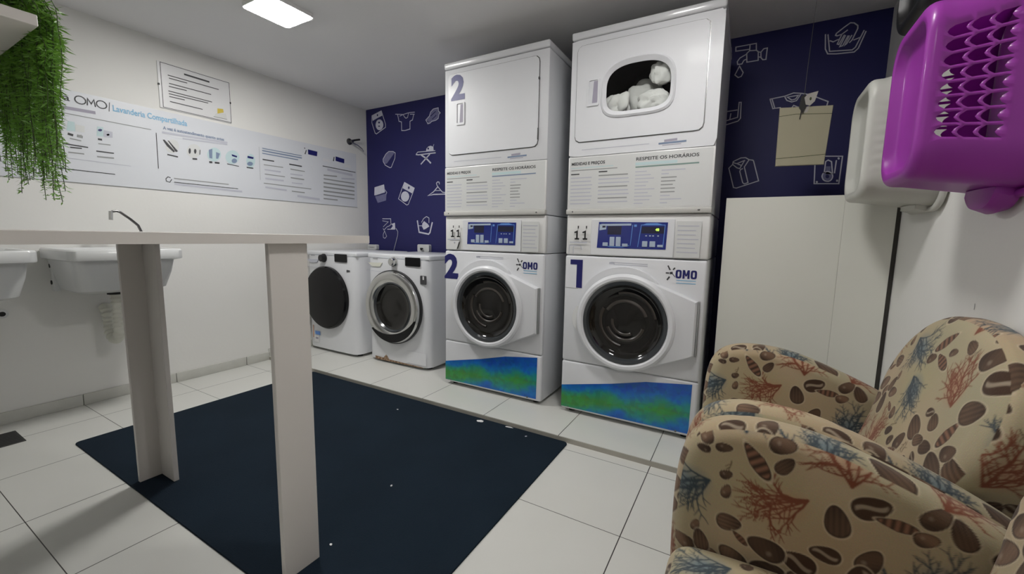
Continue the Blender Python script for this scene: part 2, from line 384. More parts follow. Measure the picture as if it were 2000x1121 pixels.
MURAL= [('white line drawing of a tilted washing machine in the top corner', [([(-2.252, 2.027), (-2.13, 2.055), (-2.08, 1.934), (-2.081, 1.906), (-2.197, 1.861), (-2.215, 1.87), (-2.254, 1.965), (-2.252, 2.027)], 0.007)], [([(-2.252, 2.027), (-2.13, 2.055), (-2.119, 2.013), (-2.189, 1.997), (-2.243, 1.981)], 1), ([(-2.109, 1.931), (-2.113, 1.914), (-2.124, 1.9), (-2.14, 1.891), (-2.159, 1.889), (-2.178, 1.895), (-2.193, 1.907), (-2.204, 1.924), (-2.207, 1.943), (-2.202, 1.96), (-2.191, 1.975), (-2.175, 1.983), (-2.156, 1.984), (-2.138, 1.979), (-2.122, 1.966), (-2.112, 1.95)], 1), ([(-2.171, 2.023), (-2.172, 2.019), (-2.174, 2.016), (-2.177, 2.014), (-2.18, 2.014), (-2.183, 2.015), (-2.186, 2.017), (-2.187, 2.021), (-2.188, 2.025), (-2.187, 2.028), (-2.185, 2.031), (-2.183, 2.033), (-2.179, 2.033), (-2.176, 2.032), (-2.174, 2.03), (-2.172, 2.026)], 0), ([(-2.149, 1.956), (-2.15, 1.952), (-2.153, 1.95), (-2.157, 1.949), (-2.161, 1.949), (-2.166, 1.95), (-2.17, 1.952), (-2.172, 1.955), (-2.173, 1.958), (-2.172, 1.961), (-2.17, 1.964), (-2.165, 1.965), (-2.161, 1.965), (-2.156, 1.964), (-2.152, 1.962), (-2.15, 1.959)], 0), ([(-2.15, 1.923), (-2.151, 1.921), (-2.153, 1.92), (-2.157, 1.919), (-2.162, 1.919), (-2.167, 1.92), (-2.171, 1.921), (-2.173, 1.924), (-2.174, 1.926), (-2.173, 1.928), (-2.17, 1.93), (-2.166, 1.931), (-2.162, 1.931), (-2.157, 1.93), (-2.153, 1.928), (-2.151, 1.926)], 0)]), ('white line drawing of a shirt on a line', [([(-1.931, 1.998), (-1.922, 1.97), (-1.915, 1.939), (-1.885, 1.93), (-1.884, 1.857), (-1.844, 1.853), (-1.822, 1.855), (-1.786, 1.859), (-1.785, 1.924), (-1.757, 1.931), (-1.74, 1.977)], 0.007), ([(-1.956, 2.004), (-1.865, 1.99), (-1.812, 1.995), (-1.786, 1.996), (-1.731, 1.993)], 0.006), ([(-1.782, 1.982), (-1.733, 1.976)], 0.006), ([(-1.903, 1.981), (-1.865, 1.99), (-1.846, 1.965), (-1.831, 1.954), (-1.813, 1.959), (-1.801, 1.99)], 0.006)], []), ('white drawing of a scrubbing brush', [([(-1.606, 1.913), (-1.567, 1.94), (-1.553, 1.971), (-1.525, 1.991), (-1.471, 1.994), (-1.469, 1.968), (-1.45, 1.951), (-1.464, 1.942), (-1.471, 1.91), (-1.498, 1.898), (-1.54, 1.895), (-1.561, 1.882), (-1.585, 1.88), (-1.595, 1.899), (-1.606, 1.913)], 0.006)], [([(-1.606, 1.913), (-1.567, 1.94), (-1.553, 1.971), (-1.525, 1.991), (-1.471, 1.994), (-1.469, 1.968), (-1.45, 1.951), (-1.464, 1.942), (-1.471, 1.91), (-1.498, 1.898), (-1.54, 1.895), (-1.561, 1.882), (-1.585, 1.88), (-1.595, 1.899)], 2), ([(-1.557, 1.941), (-1.501, 1.972), (-1.494, 1.967), (-1.55, 1.934)], 0), ([(-1.539, 1.913), (-1.495, 1.941), (-1.488, 1.935), (-1.533, 1.907)], 0), ([(-1.576, 1.897), (-1.577, 1.895), (-1.579, 1.894), (-1.582, 1.893), (-1.585, 1.893), (-1.588, 1.894), (-1.591, 1.895), (-1.593, 1.897), (-1.594, 1.899), (-1.593, 1.901), (-1.591, 1.902), (-1.588, 1.903), (-1.585, 1.903), (-1.582, 1.902), (-1.579, 1.901), (-1.577, 1.899)], 0)]), ('white drawing of a folded cloth', [([(-2.045, 1.692), (-1.992, 1.687), (-1.966, 1.673), (-1.971, 1.626), (-2.017, 1.551), (-2.035, 1.548), (-2.093, 1.575), (-2.118, 1.609), (-2.119, 1.631), (-2.082, 1.673), (-2.045, 1.692)], 0.006)], [([(-2.045, 1.692), (-1.992, 1.687), (-1.979, 1.671), (-2.07, 1.59), (-2.093, 1.585), (-2.118, 1.609), (-2.119, 1.631), (-2.082, 1.673)], 2)]), ('white drawing of an ironing board with an iron on it', [([(-1.719, 1.641), (-1.699, 1.658), (-1.507, 1.654)], 0.006), ([(-1.719, 1.639), (-1.691, 1.634), (-1.503, 1.636)], 0.009), ([(-1.658, 1.63), (-1.602, 1.596), (-1.555, 1.556)], 0.013), ([(-1.566, 1.628), (-1.606, 1.599), (-1.663, 1.555)], 0.011), ([(-1.526, 1.69), (-1.52, 1.706)], 0.004)], [([(-1.606, 1.658), (-1.601, 1.678), (-1.581, 1.694), (-1.554, 1.698), (-1.526, 1.687), (-1.523, 1.656)], 1), ([(-1.572, 1.677), (-1.573, 1.673), (-1.575, 1.671), (-1.578, 1.669), (-1.582, 1.668), (-1.585, 1.669), (-1.588, 1.672), (-1.59, 1.675), (-1.591, 1.678), (-1.59, 1.681), (-1.588, 1.684), (-1.585, 1.686), (-1.581, 1.686), (-1.578, 1.685), (-1.575, 1.683), (-1.573, 1.68)], 0)]), ('white drawing of a detergent box with open lid', [([(-2.101, 1.355), (-2.079, 1.329), (-2.09, 1.315)], 0.005)], [([(-2.238, 1.383), (-2.113, 1.404), (-2.102, 1.332), (-2.224, 1.309), (-2.243, 1.31)], 1), ([(-2.233, 1.299), (-2.084, 1.321), (-2.091, 1.258), (-2.2, 1.239)], 2)]), ('white line drawing of a tilted top washing machine beside the hanger', [([(-1.858, 1.41), (-1.742, 1.355), (-1.768, 1.301), (-1.816, 1.216), (-1.835, 1.211), (-1.934, 1.268), (-1.886, 1.364), (-1.858, 1.41)], 0.006)], [([(-1.858, 1.41), (-1.742, 1.355), (-1.77, 1.311), (-1.881, 1.36)], 1), ([(-1.803, 1.285), (-1.808, 1.268), (-1.819, 1.253), (-1.835, 1.244), (-1.854, 1.241), (-1.873, 1.245), (-1.89, 1.255), (-1.9, 1.27), (-1.904, 1.288), (-1.9, 1.305), (-1.888, 1.32), (-1.872, 1.329), (-1.853, 1.332), (-1.834, 1.327), (-1.818, 1.317), (-1.807, 1.302)], 1), ([(-1.797, 1.36), (-1.798, 1.356), (-1.8, 1.352), (-1.803, 1.35), (-1.807, 1.349), (-1.811, 1.35), (-1.815, 1.353), (-1.817, 1.357), (-1.817, 1.361), (-1.817, 1.366), (-1.814, 1.37), (-1.811, 1.372), (-1.807, 1.373), (-1.803, 1.372), (-1.8, 1.369), (-1.797, 1.365)], 0)]), ('white drawing of a clothes hanger', [([(-1.461, 1.377), (-1.463, 1.392), (-1.48, 1.396), (-1.493, 1.386), (-1.489, 1.371), (-1.472, 1.35), (-1.429, 1.309), (-1.349, 1.296)], 0.007), ([(-1.48, 1.354), (-1.524, 1.316), (-1.586, 1.285), (-1.524, 1.293), (-1.349, 1.291)], 0.009), ([(-1.511, 1.325), (-1.45, 1.323)], 0.005)], []), ('white drawing of a dripping tap above the right washer', [([(-2.141, 1.092), (-2.035, 1.091), (-2.033, 1.048)], 0.006), ([(-2.141, 1.073), (-2.067, 1.063), (-2.132, 1.018)], 0.005), ([(-2.135, 1.002), (-2.125, 0.987), (-2.084, 1.018), (-2.057, 1.025), (-2.025, 1.044)], 0.005), ([(-2.117, 0.98), (-2.136, 0.945), (-2.134, 0.918), (-2.113, 0.911), (-2.091, 0.93), (-2.117, 0.98)], 0.005), ([(-2.079, 0.995), (-1.985, 0.996)], 0.006)], [([(-2.037, 0.999), (-2.01, 1.025), (-2.025, 1.044), (-1.984, 1.055), (-1.98, 0.996)], 1)]), ('white drawing of a hand washing basin', [([(-1.71, 1.071), (-1.691, 0.972), (-1.583, 0.956), (-1.567, 0.97), (-1.541, 1.055)], 0.013), ([(-1.662, 1.058), (-1.638, 1.09), (-1.605, 1.108), (-1.577, 1.094), (-1.578, 1.055)], 0.006), ([(-1.696, 1.028), (-1.658, 1.028)], 0.006)], [([(-1.653, 1.048), (-1.634, 1.069), (-1.592, 1.044), (-1.573, 1.023), (-1.615, 1.002), (-1.639, 0.994), (-1.658, 1.023)], 1)]), ('large white drawing of a dripping tap', [([(0.694, 2.037), (0.794, 2.037), (0.797, 2.0), (0.764, 2.004), (0.751, 1.992), (0.755, 1.945), (0.81, 1.945), (0.807, 1.991), (0.797, 2.0)], 0.0055), ([(0.764, 2.036), (0.764, 2.007)], 0.0055), ([(0.694, 2.037), (0.695, 2.015), (0.761, 2.012)], 0.0055), ([(0.749, 1.988), (0.719, 1.974), (0.707, 1.957), (0.71, 1.941), (0.731, 1.94), (0.74, 1.958), (0.751, 1.961)], 0.0055), ([(0.807, 1.989), (0.82, 1.986), (0.832, 2.001), (0.849, 2.002), (0.847, 1.943), (0.832, 1.944), (0.82, 1.96), (0.811, 1.962)], 0.0055), ([(0.82, 1.984), (0.822, 1.96)], 0.0055), ([(0.72, 1.93), (0.741, 1.892), (0.733, 1.873), (0.718, 1.869), (0.7, 1.886), (0.72, 1.93)], 0.0055)], []), ('white drawing of a wash basin partly behind the dryer', [([(0.732, 1.732), (0.743, 1.731), (0.746, 1.643), (0.735, 1.629), (0.648, 1.609)], 0.0055), ([(0.733, 1.73), (0.731, 1.65), (0.646, 1.632)], 0.0055), ([(0.661, 1.689), (0.726, 1.691)], 0.0055), ([(0.695, 1.675), (0.692, 1.644)], 0.0055)], []), ('white line drawing of a folded collared shirt', [([(0.727, 1.403), (0.725, 1.387), (0.707, 1.367), (0.739, 1.255), (0.754, 1.251), (0.863, 1.287), (0.83, 1.398), (0.826, 1.404), (0.807, 1.408), (0.788, 1.421), (0.765, 1.421), (0.743, 1.411), (0.727, 1.403)], 0.0055), ([(0.727, 1.386), (0.748, 1.367), (0.763, 1.361), (0.785, 1.406)], 0.0055), ([(0.728, 1.397), (0.746, 1.39), (0.783, 1.405)], 0.0055), ([(0.751, 1.388), (0.772, 1.378)], 0.0055), ([(0.807, 1.408), (0.786, 1.369), (0.811, 1.28), (0.793, 1.273), (0.784, 1.281), (0.765, 1.345), (0.768, 1.356), (0.778, 1.36)], 0.0055)], []), ('white line drawing of a tshirt behind the hanging paper bag', [([(0.884, 1.726), (0.901, 1.675), (0.91, 1.676), (0.893, 1.727)], 0.0055), ([(0.883, 1.728), (0.952, 1.734), (0.99, 1.745), (1.025, 1.738), (1.068, 1.724), (1.112, 1.698), (1.146, 1.679), (1.138, 1.634), (1.109, 1.638), (1.12, 1.509), (0.949, 1.527), (0.935, 1.676), (0.91, 1.676)], 0.0055), ([(0.953, 1.728), (0.963, 1.71), (0.986, 1.699), (1.007, 1.703), (1.023, 1.733)], 0.0055), ([(0.964, 1.727), (0.985, 1.709), (1.002, 1.712), (1.013, 1.73), (0.964, 1.727)], 0.0055), ([(0.986, 1.664), (0.996, 1.68), (1.023, 1.664)], 0.0055)], []), ('white drawing of a wall panel with a hook and four screws', [([(1.117, 1.375), (1.123, 1.259), (1.229, 1.254), (1.232, 1.394), (1.121, 1.403), (1.117, 1.375)], 0.0055), ([(1.162, 1.313), (1.163, 1.372), (1.173, 1.379), (1.188, 1.37), (1.198, 1.305)], 0.0055), ([(1.208, 1.374), (1.206, 1.31)], 0.0055), ([(1.2, 1.293), (1.199, 1.284), (1.196, 1.277), (1.191, 1.271), (1.183, 1.268), (1.176, 1.269), (1.168, 1.272), (1.161, 1.278), (1.157, 1.286), (1.154, 1.295), (1.155, 1.304), (1.158, 1.312), (1.164, 1.317), (1.171, 1.32), (1.179, 1.32), (1.187, 1.316), (1.193, 1.31), (1.198, 1.302), (1.2, 1.293)], 0.0055)], [([(1.198, 1.293), (1.197, 1.284), (1.193, 1.277), (1.187, 1.272), (1.179, 1.271), (1.171, 1.273), (1.164, 1.278), (1.159, 1.286), (1.156, 1.295), (1.157, 1.304), (1.161, 1.312), (1.167, 1.316), (1.175, 1.318), (1.183, 1.315), (1.19, 1.31), (1.195, 1.302)], 2), ([(1.166, 1.347), (1.186, 1.346), (1.19, 1.306), (1.169, 1.307)], 2), ([(1.185, 1.294), (1.185, 1.29), (1.184, 1.287), (1.181, 1.285), (1.178, 1.284), (1.175, 1.285), (1.172, 1.287), (1.17, 1.291), (1.169, 1.295), (1.169, 1.298), (1.171, 1.302), (1.173, 1.304), (1.176, 1.304), (1.18, 1.303), (1.182, 1.301), (1.184, 1.298)], 0), ([(1.139, 1.267), (1.138, 1.263), (1.134, 1.261), (1.131, 1.263), (1.129, 1.268), (1.13, 1.272), (1.133, 1.273), (1.137, 1.272)], 1), ([(1.225, 1.269), (1.224, 1.265), (1.221, 1.264), (1.217, 1.266), (1.216, 1.27), (1.217, 1.274), (1.22, 1.276), (1.224, 1.274)], 1), ([(1.222, 1.384), (1.221, 1.38), (1.217, 1.378), (1.214, 1.38), (1.212, 1.385), (1.213, 1.389), (1.216, 1.39), (1.22, 1.388)], 1)]), ('large white drawing of a hand dipping into a wash basin', [([(1.105, 2.017), (1.111, 1.945), (1.123, 1.919), (1.16, 1.912), (1.232, 1.907), (1.247, 1.922), (1.27, 1.997)], 0.0055), ([(1.116, 2.014), (1.13, 1.93), (1.223, 1.919), (1.235, 1.929), (1.262, 2.003)], 0.0055), ([(1.195, 2.019), (1.174, 2.004), (1.155, 2.0), (1.148, 2.004), (1.151, 2.013), (1.179, 2.035), (1.204, 2.052), (1.219, 2.048), (1.235, 2.032), (1.236, 2.018), (1.218, 1.967), (1.209, 1.957)], 0.0055), ([(1.174, 2.004), (1.159, 1.96), (1.166, 1.956), (1.184, 1.998)], 0.0055), ([(1.189, 1.995), (1.171, 1.945), (1.182, 1.947), (1.2, 1.991)], 0.0055), ([(1.205, 1.99), (1.19, 1.947), (1.198, 1.954), (1.215, 1.99)], 0.0055), ([(1.127, 1.982), (1.141, 1.974), (1.157, 1.98), (1.167, 1.982)], 0.0055), ([(1.225, 1.966), (1.249, 1.973)], 0.0055)], [])]
POSTER_LINES= [([(-1.275, 1.545), (-0.896, 1.543)], 0.004, 'g'), ([(-1.343, 1.258), (-1.08, 1.256)], 0.004, 'k'), ([(-1.34, 1.316), (-1.006, 1.313)], 0.003, 'l'), ([(-0.872, 1.529), (-0.875, 1.319)], 0.003, 'k'), ([(-1.345, 1.387), (-1.299, 1.387)], 0.006, 'k'), ([(-1.246, 1.419), (-1.206, 1.415)], 0.005, 'g'), ([(-1.271, 1.387), (-1.182, 1.385)], 0.006, 'k'), ([(-1.248, 1.373), (-1.207, 1.375)], 0.006, 'k'), ([(-1.257, 1.346), (-1.2, 1.347)], 0.006, 'g'), ([(-1.136, 1.414), (-1.088, 1.416)], 0.005, 'g'), ([(-1.147, 1.372), (-1.077, 1.373)], 0.006, 'k'), ([(-1.145, 1.343), (-1.079, 1.346)], 0.007, 'g'), ([(-1.272, 1.573), (-1.141, 1.577)], 0.016, 'p'), ([(-1.25, 1.441), (-1.237, 1.438)], 0.012, 'k'), ([(-1.215, 1.438), (-1.201, 1.436)], 0.014, 'g'), ([(-1.134, 1.438), (-1.123, 1.438)], 0.01, 'k'), ([(-1.344, 1.349), (-1.313, 1.345)], 0.006, 'l'), ([(-0.872, 1.528), (-0.875, 1.321)], 0.003, 'k'), ([(-0.839, 1.54), (-0.479, 1.552)], 0.012, 'l'), ([(-0.479, 1.54), (-0.735, 1.525)], 0.008, 'l'), ([(-0.822, 1.411), (-0.772, 1.406)], 0.008, 'k'), ([(-0.688, 1.408), (-0.668, 1.41)], 0.01, 'k'), ([(-0.592, 1.403), (-0.581, 1.404)], 0.012, 'k'), ([(-0.559, 1.405), (-0.537, 1.406)], 0.011, 'k'), ([(-0.485, 1.409), (-0.412, 1.404)], 0.005, 'k'), ([(-0.356, 1.405), (-0.315, 1.405)], 0.008, 'k'), ([(-0.798, 1.27), (-0.486, 1.27)], 0.006, 'g'), ([(-0.799, 1.247), (-0.426, 1.247)], 0.004, 'k'), ([(-0.796, 1.237), (-0.402, 1.23)], 0.012, 'l'), ([(-0.263, 1.565), (-0.267, 1.329)], 0.002, 'g'), ([(-0.239, 1.56), (0.069, 1.56)], 0.006, 'b'), ([(-0.24, 1.543), (0.068, 1.543)], 0.009, 'b'), ([(-0.241, 1.524), (0.036, 1.524)], 0.007, 'b'), ([(-0.24, 1.48), (-0.159, 1.48)], 0.008, 'k'), ([(-0.234, 1.443), (-0.09, 1.445)], 0.006, 'g'), ([(-0.23, 1.376), (-0.079, 1.376)], 0.006, 'g'), ([(-0.241, 1.308), (0.141, 1.307)], 0.006, 'g'), ([(-0.228, 1.408), (-0.112, 1.409)], 0.01, 'l'), ([(-0.226, 1.344), (-0.092, 1.345)], 0.012, 'l'), ([(-0.229, 1.28), (-0.072, 1.275)], 0.012, 'l'), ([(-0.035, 1.478), (0.065, 1.477)], 0.009, 'k'), ([(-0.028, 1.442), (0.089, 1.44)], 0.007, 'g'), ([(-0.03, 1.404), (0.068, 1.406)], 0.008, 'l'), ([(-0.028, 1.376), (0.08, 1.375)], 0.009, 'g'), ([(-0.021, 1.337), (0.065, 1.339)], 0.008, 'l'), ([(-0.024, 1.272), (0.081, 1.271)], 0.008, 'g'), ([(0.023, 1.239), (0.212, 1.23)], 0.016, 'l'), ([(0.258, 1.51), (0.59, 1.504)], 0.006, 'k'), ([(0.306, 1.487), (0.553, 1.475)], 0.02, 'l'), ([(0.265, 1.435), (0.391, 1.442)], 0.01, 'g'), ([(0.264, 1.405), (0.575, 1.403)], 0.01, 'g'), ([(0.262, 1.372), (0.573, 1.37)], 0.012, 'g'), ([(0.261, 1.338), (0.572, 1.335)], 0.012, 'g'), ([(0.26, 1.304), (0.571, 1.301)], 0.012, 'g'), ([(0.258, 1.273), (0.57, 1.265)], 0.01, 'g'), ([(0.257, 1.24), (0.39, 1.239)], 0.01, 'g'), ([(0.443, 1.431), (0.576, 1.442)], 0.012, 'l')]
POSTER_FILLS= [([(-1.248, 1.507), (-1.223, 1.508), (-1.224, 1.459), (-1.257, 1.456)], 'c'), ([(-1.22, 1.497), (-1.185, 1.495), (-1.188, 1.462), (-1.223, 1.459)], 'w'), ([(-1.219, 1.442), (-1.2, 1.447), (-1.203, 1.436), (-1.216, 1.436)], 'g'), ([(-1.135, 1.506), (-1.11, 1.507), (-1.114, 1.455), (-1.141, 1.454)], 'c'), ([(-1.109, 1.492), (-1.073, 1.49), (-1.075, 1.458), (-1.112, 1.455)], 'l'), ([(-1.116, 1.49), (-1.117, 1.488), (-1.119, 1.485), (-1.122, 1.483), (-1.125, 1.482), (-1.129, 1.482), (-1.131, 1.483), (-1.133, 1.484), (-1.133, 1.486), (-1.133, 1.489), (-1.131, 1.491), (-1.128, 1.493), (-1.124, 1.495), (-1.121, 1.495), (-1.118, 1.494), (-1.116, 1.493)], 'n'), ([(-1.087, 1.472), (-1.087, 1.47), (-1.089, 1.468), (-1.091, 1.466), (-1.094, 1.465), (-1.096, 1.465), (-1.098, 1.466), (-1.099, 1.467), (-1.1, 1.469), (-1.099, 1.471), (-1.098, 1.473), (-1.095, 1.475), (-1.093, 1.476), (-1.09, 1.476), (-1.088, 1.475), (-1.087, 1.474)], 'n'), ([(-1.332, 1.46), (-1.299, 1.478), (-1.301, 1.449), (-1.334, 1.434)], 'c'), ([(-0.759, 1.473), (-0.762, 1.46), (-0.768, 1.447), (-0.777, 1.436), (-0.788, 1.428), (-0.799, 1.424), (-0.81, 1.424), (-0.82, 1.428), (-0.827, 1.436), (-0.831, 1.447), (-0.832, 1.459), (-0.829, 1.473), (-0.823, 1.485), (-0.815, 1.496), (-0.805, 1.504), (-0.793, 1.509), (-0.782, 1.509), (-0.772, 1.505), (-0.765, 1.497), (-0.76, 1.486)], 'w'), ([(-0.641, 1.466), (-0.644, 1.452), (-0.651, 1.438), (-0.66, 1.427), (-0.672, 1.419), (-0.684, 1.415), (-0.696, 1.415), (-0.706, 1.419), (-0.714, 1.427), (-0.719, 1.438), (-0.72, 1.452), (-0.717, 1.465), (-0.711, 1.479), (-0.702, 1.49), (-0.69, 1.498), (-0.678, 1.503), (-0.666, 1.503), (-0.656, 1.499), (-0.647, 1.491), (-0.643, 1.479)], 'w'), ([(-0.52, 1.464), (-0.523, 1.45), (-0.53, 1.436), (-0.54, 1.424), (-0.553, 1.415), (-0.566, 1.411), (-0.579, 1.411), (-0.59, 1.416), (-0.598, 1.424), (-0.603, 1.436), (-0.605, 1.449), (-0.602, 1.464), (-0.595, 1.477), (-0.585, 1.489), (-0.573, 1.498), (-0.56, 1.503), (-0.547, 1.503), (-0.536, 1.499), (-0.527, 1.49), (-0.522, 1.478)], 'c'), ([(-0.403, 1.468), (-0.407, 1.452), (-0.414, 1.438), (-0.425, 1.426), (-0.438, 1.417), (-0.452, 1.412), (-0.466, 1.412), (-0.478, 1.417), (-0.487, 1.426), (-0.492, 1.438), (-0.494, 1.452), (-0.491, 1.467), (-0.484, 1.481), (-0.473, 1.493), (-0.46, 1.502), (-0.446, 1.507), (-0.433, 1.507), (-0.42, 1.503), (-0.411, 1.494), (-0.405, 1.482)], 'c'), ([(-0.297, 1.46), (-0.299, 1.445), (-0.304, 1.43), (-0.312, 1.418), (-0.321, 1.41), (-0.33, 1.406), (-0.34, 1.407), (-0.348, 1.412), (-0.354, 1.422), (-0.357, 1.435), (-0.358, 1.45), (-0.356, 1.465), (-0.351, 1.48), (-0.343, 1.492), (-0.334, 1.5), (-0.325, 1.504), (-0.316, 1.503), (-0.307, 1.498), (-0.301, 1.488), (-0.297, 1.475)], 'c'), ([(-0.842, 1.496), (-0.833, 1.498), (-0.783, 1.438), (-0.791, 1.43), (-0.823, 1.461)], 'd'), ([(-0.818, 1.497), (-0.811, 1.496), (-0.767, 1.441), (-0.779, 1.434)], 'd'), ([(-0.697, 1.456), (-0.698, 1.449), (-0.7, 1.443), (-0.702, 1.439), (-0.705, 1.437), (-0.707, 1.438), (-0.709, 1.441), (-0.71, 1.447), (-0.71, 1.453), (-0.709, 1.46), (-0.707, 1.466), (-0.705, 1.47), (-0.702, 1.472), (-0.7, 1.471), (-0.698, 1.468), (-0.697, 1.462)], 'd'), ([(-0.666, 1.459), (-0.667, 1.453), (-0.669, 1.448), (-0.671, 1.444), (-0.674, 1.442), (-0.676, 1.443), (-0.678, 1.446), (-0.679, 1.451), (-0.68, 1.457), (-0.679, 1.463), (-0.677, 1.468), (-0.675, 1.472), (-0.672, 1.474), (-0.67, 1.473), (-0.668, 1.47), (-0.666, 1.465)], 'd'), ([(-0.647, 1.472), (-0.643, 1.473), (-0.646, 1.442), (-0.65, 1.441)], 'd'), ([(-0.594, 1.482), (-0.572, 1.493), (-0.576, 1.428), (-0.593, 1.43)], 'h'), ([(-0.551, 1.476), (-0.527, 1.47), (-0.54, 1.434), (-0.553, 1.432)], 'h'), ([(-0.453, 1.479), (-0.418, 1.473), (-0.421, 1.462), (-0.451, 1.467)], 'n'), ([(-0.421, 1.44), (-0.423, 1.433), (-0.427, 1.427), (-0.433, 1.423), (-0.44, 1.421), (-0.446, 1.421), (-0.452, 1.423), (-0.455, 1.428), (-0.456, 1.434), (-0.454, 1.44), (-0.45, 1.446), (-0.444, 1.45), (-0.438, 1.453), (-0.431, 1.453), (-0.426, 1.45), (-0.422, 1.445)], 'h'), ([(-0.348, 1.487), (-0.306, 1.484), (-0.309, 1.471), (-0.349, 1.472)], 'n'), ([(-0.313, 1.437), (-0.315, 1.431), (-0.32, 1.425), (-0.327, 1.421), (-0.335, 1.419), (-0.342, 1.419), (-0.349, 1.421), (-0.353, 1.425), (-0.354, 1.43), (-0.352, 1.436), (-0.348, 1.441), (-0.341, 1.446), (-0.333, 1.448), (-0.325, 1.448), (-0.319, 1.446), (-0.315, 1.442)], 'h'), ([(0.126, 1.621), (0.211, 1.618), (0.206, 1.58), (0.127, 1.582)], 'n'), ([(0.386, 1.611), (0.475, 1.603), (0.472, 1.565), (0.384, 1.573)], 'n'), ([(0.109, 1.613), (0.116, 1.613), (0.103, 1.577), (0.095, 1.578)], 'd'), ([(0.367, 1.604), (0.375, 1.603), (0.366, 1.566), (0.357, 1.568)], 'd'), ([(0.094, 1.63), (0.101, 1.629), (0.103, 1.621), (0.096, 1.619)], 'd')]
NOTICE_LINES= [([(-0.702, 1.922), (-0.567, 1.92)], 0.01, 'k'), ([(-0.79, 1.888), (-0.512, 1.889)], 0.005, 'k'), ([(-0.785, 1.872), (-0.693, 1.873)], 0.005, 'k'), ([(-0.787, 1.841), (-0.56, 1.843)], 0.005, 'k'), ([(-0.789, 1.823), (-0.698, 1.826)], 0.005, 'k'), ([(-0.793, 1.795), (-0.558, 1.796)], 0.005, 'k'), ([(-0.792, 1.779), (-0.581, 1.783)], 0.005, 'k'), ([(-0.791, 1.763), (-0.713, 1.765)], 0.005, 'k'), ([(-0.789, 1.734), (-0.616, 1.734)], 0.005, 'k'), ([(-0.551, 1.705), (-0.472, 1.707)], 0.004, 'g')]
NOTICE_FILLS= [([(-0.526, 1.764), (-0.492, 1.769), (-0.489, 1.747), (-0.528, 1.73)], 'y'), ([(-0.537, 1.73), (-0.475, 1.744), (-0.472, 1.71), (-0.551, 1.705)], 'w')]
# ================================================================ the room
XL, XR, YB, YF, ZC = -2.33, 1.368, 0.732, -1.95, 2.087
FL, PL, PY = -0.035, -0.009, -0.275          # floor, platform top, platform front edge
def struct(name, g, mats, label=None, **k):
    o = g.build(name, mats, loc=(0,0,0), **k); return tag(o, label, kind='structure')
g = G(); g.box(XL-.1, XR+.1, -3.7, PY+.01, FL-.1, FL); struct('floor', g, 'tile', 'white square floor tiles of the laundry room')
g = G(); g.box(XL-.1, XR+.1, PY, YB+.1, FL-.1, PL, m=0)
g.box(XL, XR, PY-.0015, PY+.0005, FL, PL-.003, m=1)
struct('trim_1', g, ['tile','riser'], 'low white tiled platform step under the machines')
g = G(); g.box(XL-.1, XR+.1, -3.7, YB+.1, ZC, ZC+.1); struct('ceiling', g, 'ceil', 'plain grey white ceiling')
g = G(); g.box(XL-.1, XL, YF-.12, YB+.1, FL-.1, ZC+.05); struct('wall_left', g, 'wall', 'white wall behind the sinks')
g = G(); g.box(XR, XR+.1, -3.7, YB+.1, FL-.1, ZC+.05); struct('wall_right', g, 'wall', 'white wall behind the armchairs')
g = G(); g.box(XL-.1, -.05, YF-.12, YF, FL-.1, ZC+.05); struct('wall_front', g, 'wall', 'white wall beside the doorway')
g = G(); g.box(-.15, -.05, -3.7, YF-.12, FL-.1, ZC+.05); struct('trim_2', g, 'wall', 'corridor side wall')
g = G(); g.box(-.15, XR+.1, -3.8, -3.7, FL-.1, ZC+.05); struct('trim_3', g, 'wall', 'corridor end wall')
g = G(); g.box(XL-.1, XR+.1, YB, YB+.1, FL-.1, ZC+.05)
wb = struct('wall_back', g, 'navy', 'navy blue wall with white laundry drawings')
for lab, st, fi in MURAL:
    g = G(); fn = lambda u, v, h: Vector((u, YB-h, v))
    for p, k in fi:
        g.fill(p, fn, .0006 if k else .0013, {0:2, 1:0, 2:1}[k])
    for p, w in st: g.ribbon(p, w, fn, .0010, 0)
    o = g.build('mural_drawing', ['chalk','chalk2','navy'], wb, lab, smooth=False)
    o.parent = wb
# skirting of cut tiles along the left wall, one piece per floor tile
g = G(); ys = [YF, -1.74, -1.305, -.872, -.44, PY+.01]
for a, b in zip(ys, ys[1:]): g.box(XL, XL+.012, a+.0015, b-.0015, FL, FL+.062, r=.003)
struct('baseboard_left', g, 'skirt', 'grey white tiled baseboard below the sinks')
g = G(); g.box(XL, XL+.012, PY, YB, PL, PL+.06, r=.003); struct('baseboard_back', g, 'skirt', 'tiled baseboard on the platform')

# ---------------------------------------------------------------- ceiling lamps
def ceiling_lamp(x0, x1, y0, y1, s, label, group=None):
    t = thing('ceiling_lamp', label, 'lamp', ((x0+x1)/2, (y0+y1)/2, ZC), group)
    a, b = (x1-x0)/2, (y1-y0)/2; n = 64
    g = G(); o = polar(rrect(-a, a, -b, b, .018), (0, 0), n); i = polar(rrect(-a+.006, a-.006, -b+.006, b-.006, .014), (0, 0), n)
    g.annulus(o, i, up, 0, -.020); g.build('frame', 'white2', t)
    g = G(); g.prism(i, up, -.001, -.0215); g.build('diffuser', lamp_mat('lit diffuser', s), t)
ceiling_lamp(-1.47, -1.235, -.80, -.552, LAMP_A, 'lit square white ceiling panel lamp above the table and sinks')
ceiling_lamp(.42, .66, -.95, -.71, LAMP_B, 'square ceiling panel lamp in front of the stacked machines')
ceiling_lamp(.30, .62, -2.75, -2.43, FILL_C, 'added square fill light panel in the corridor behind the doorway')  # unseen panel, added to fill in the lower machine fronts

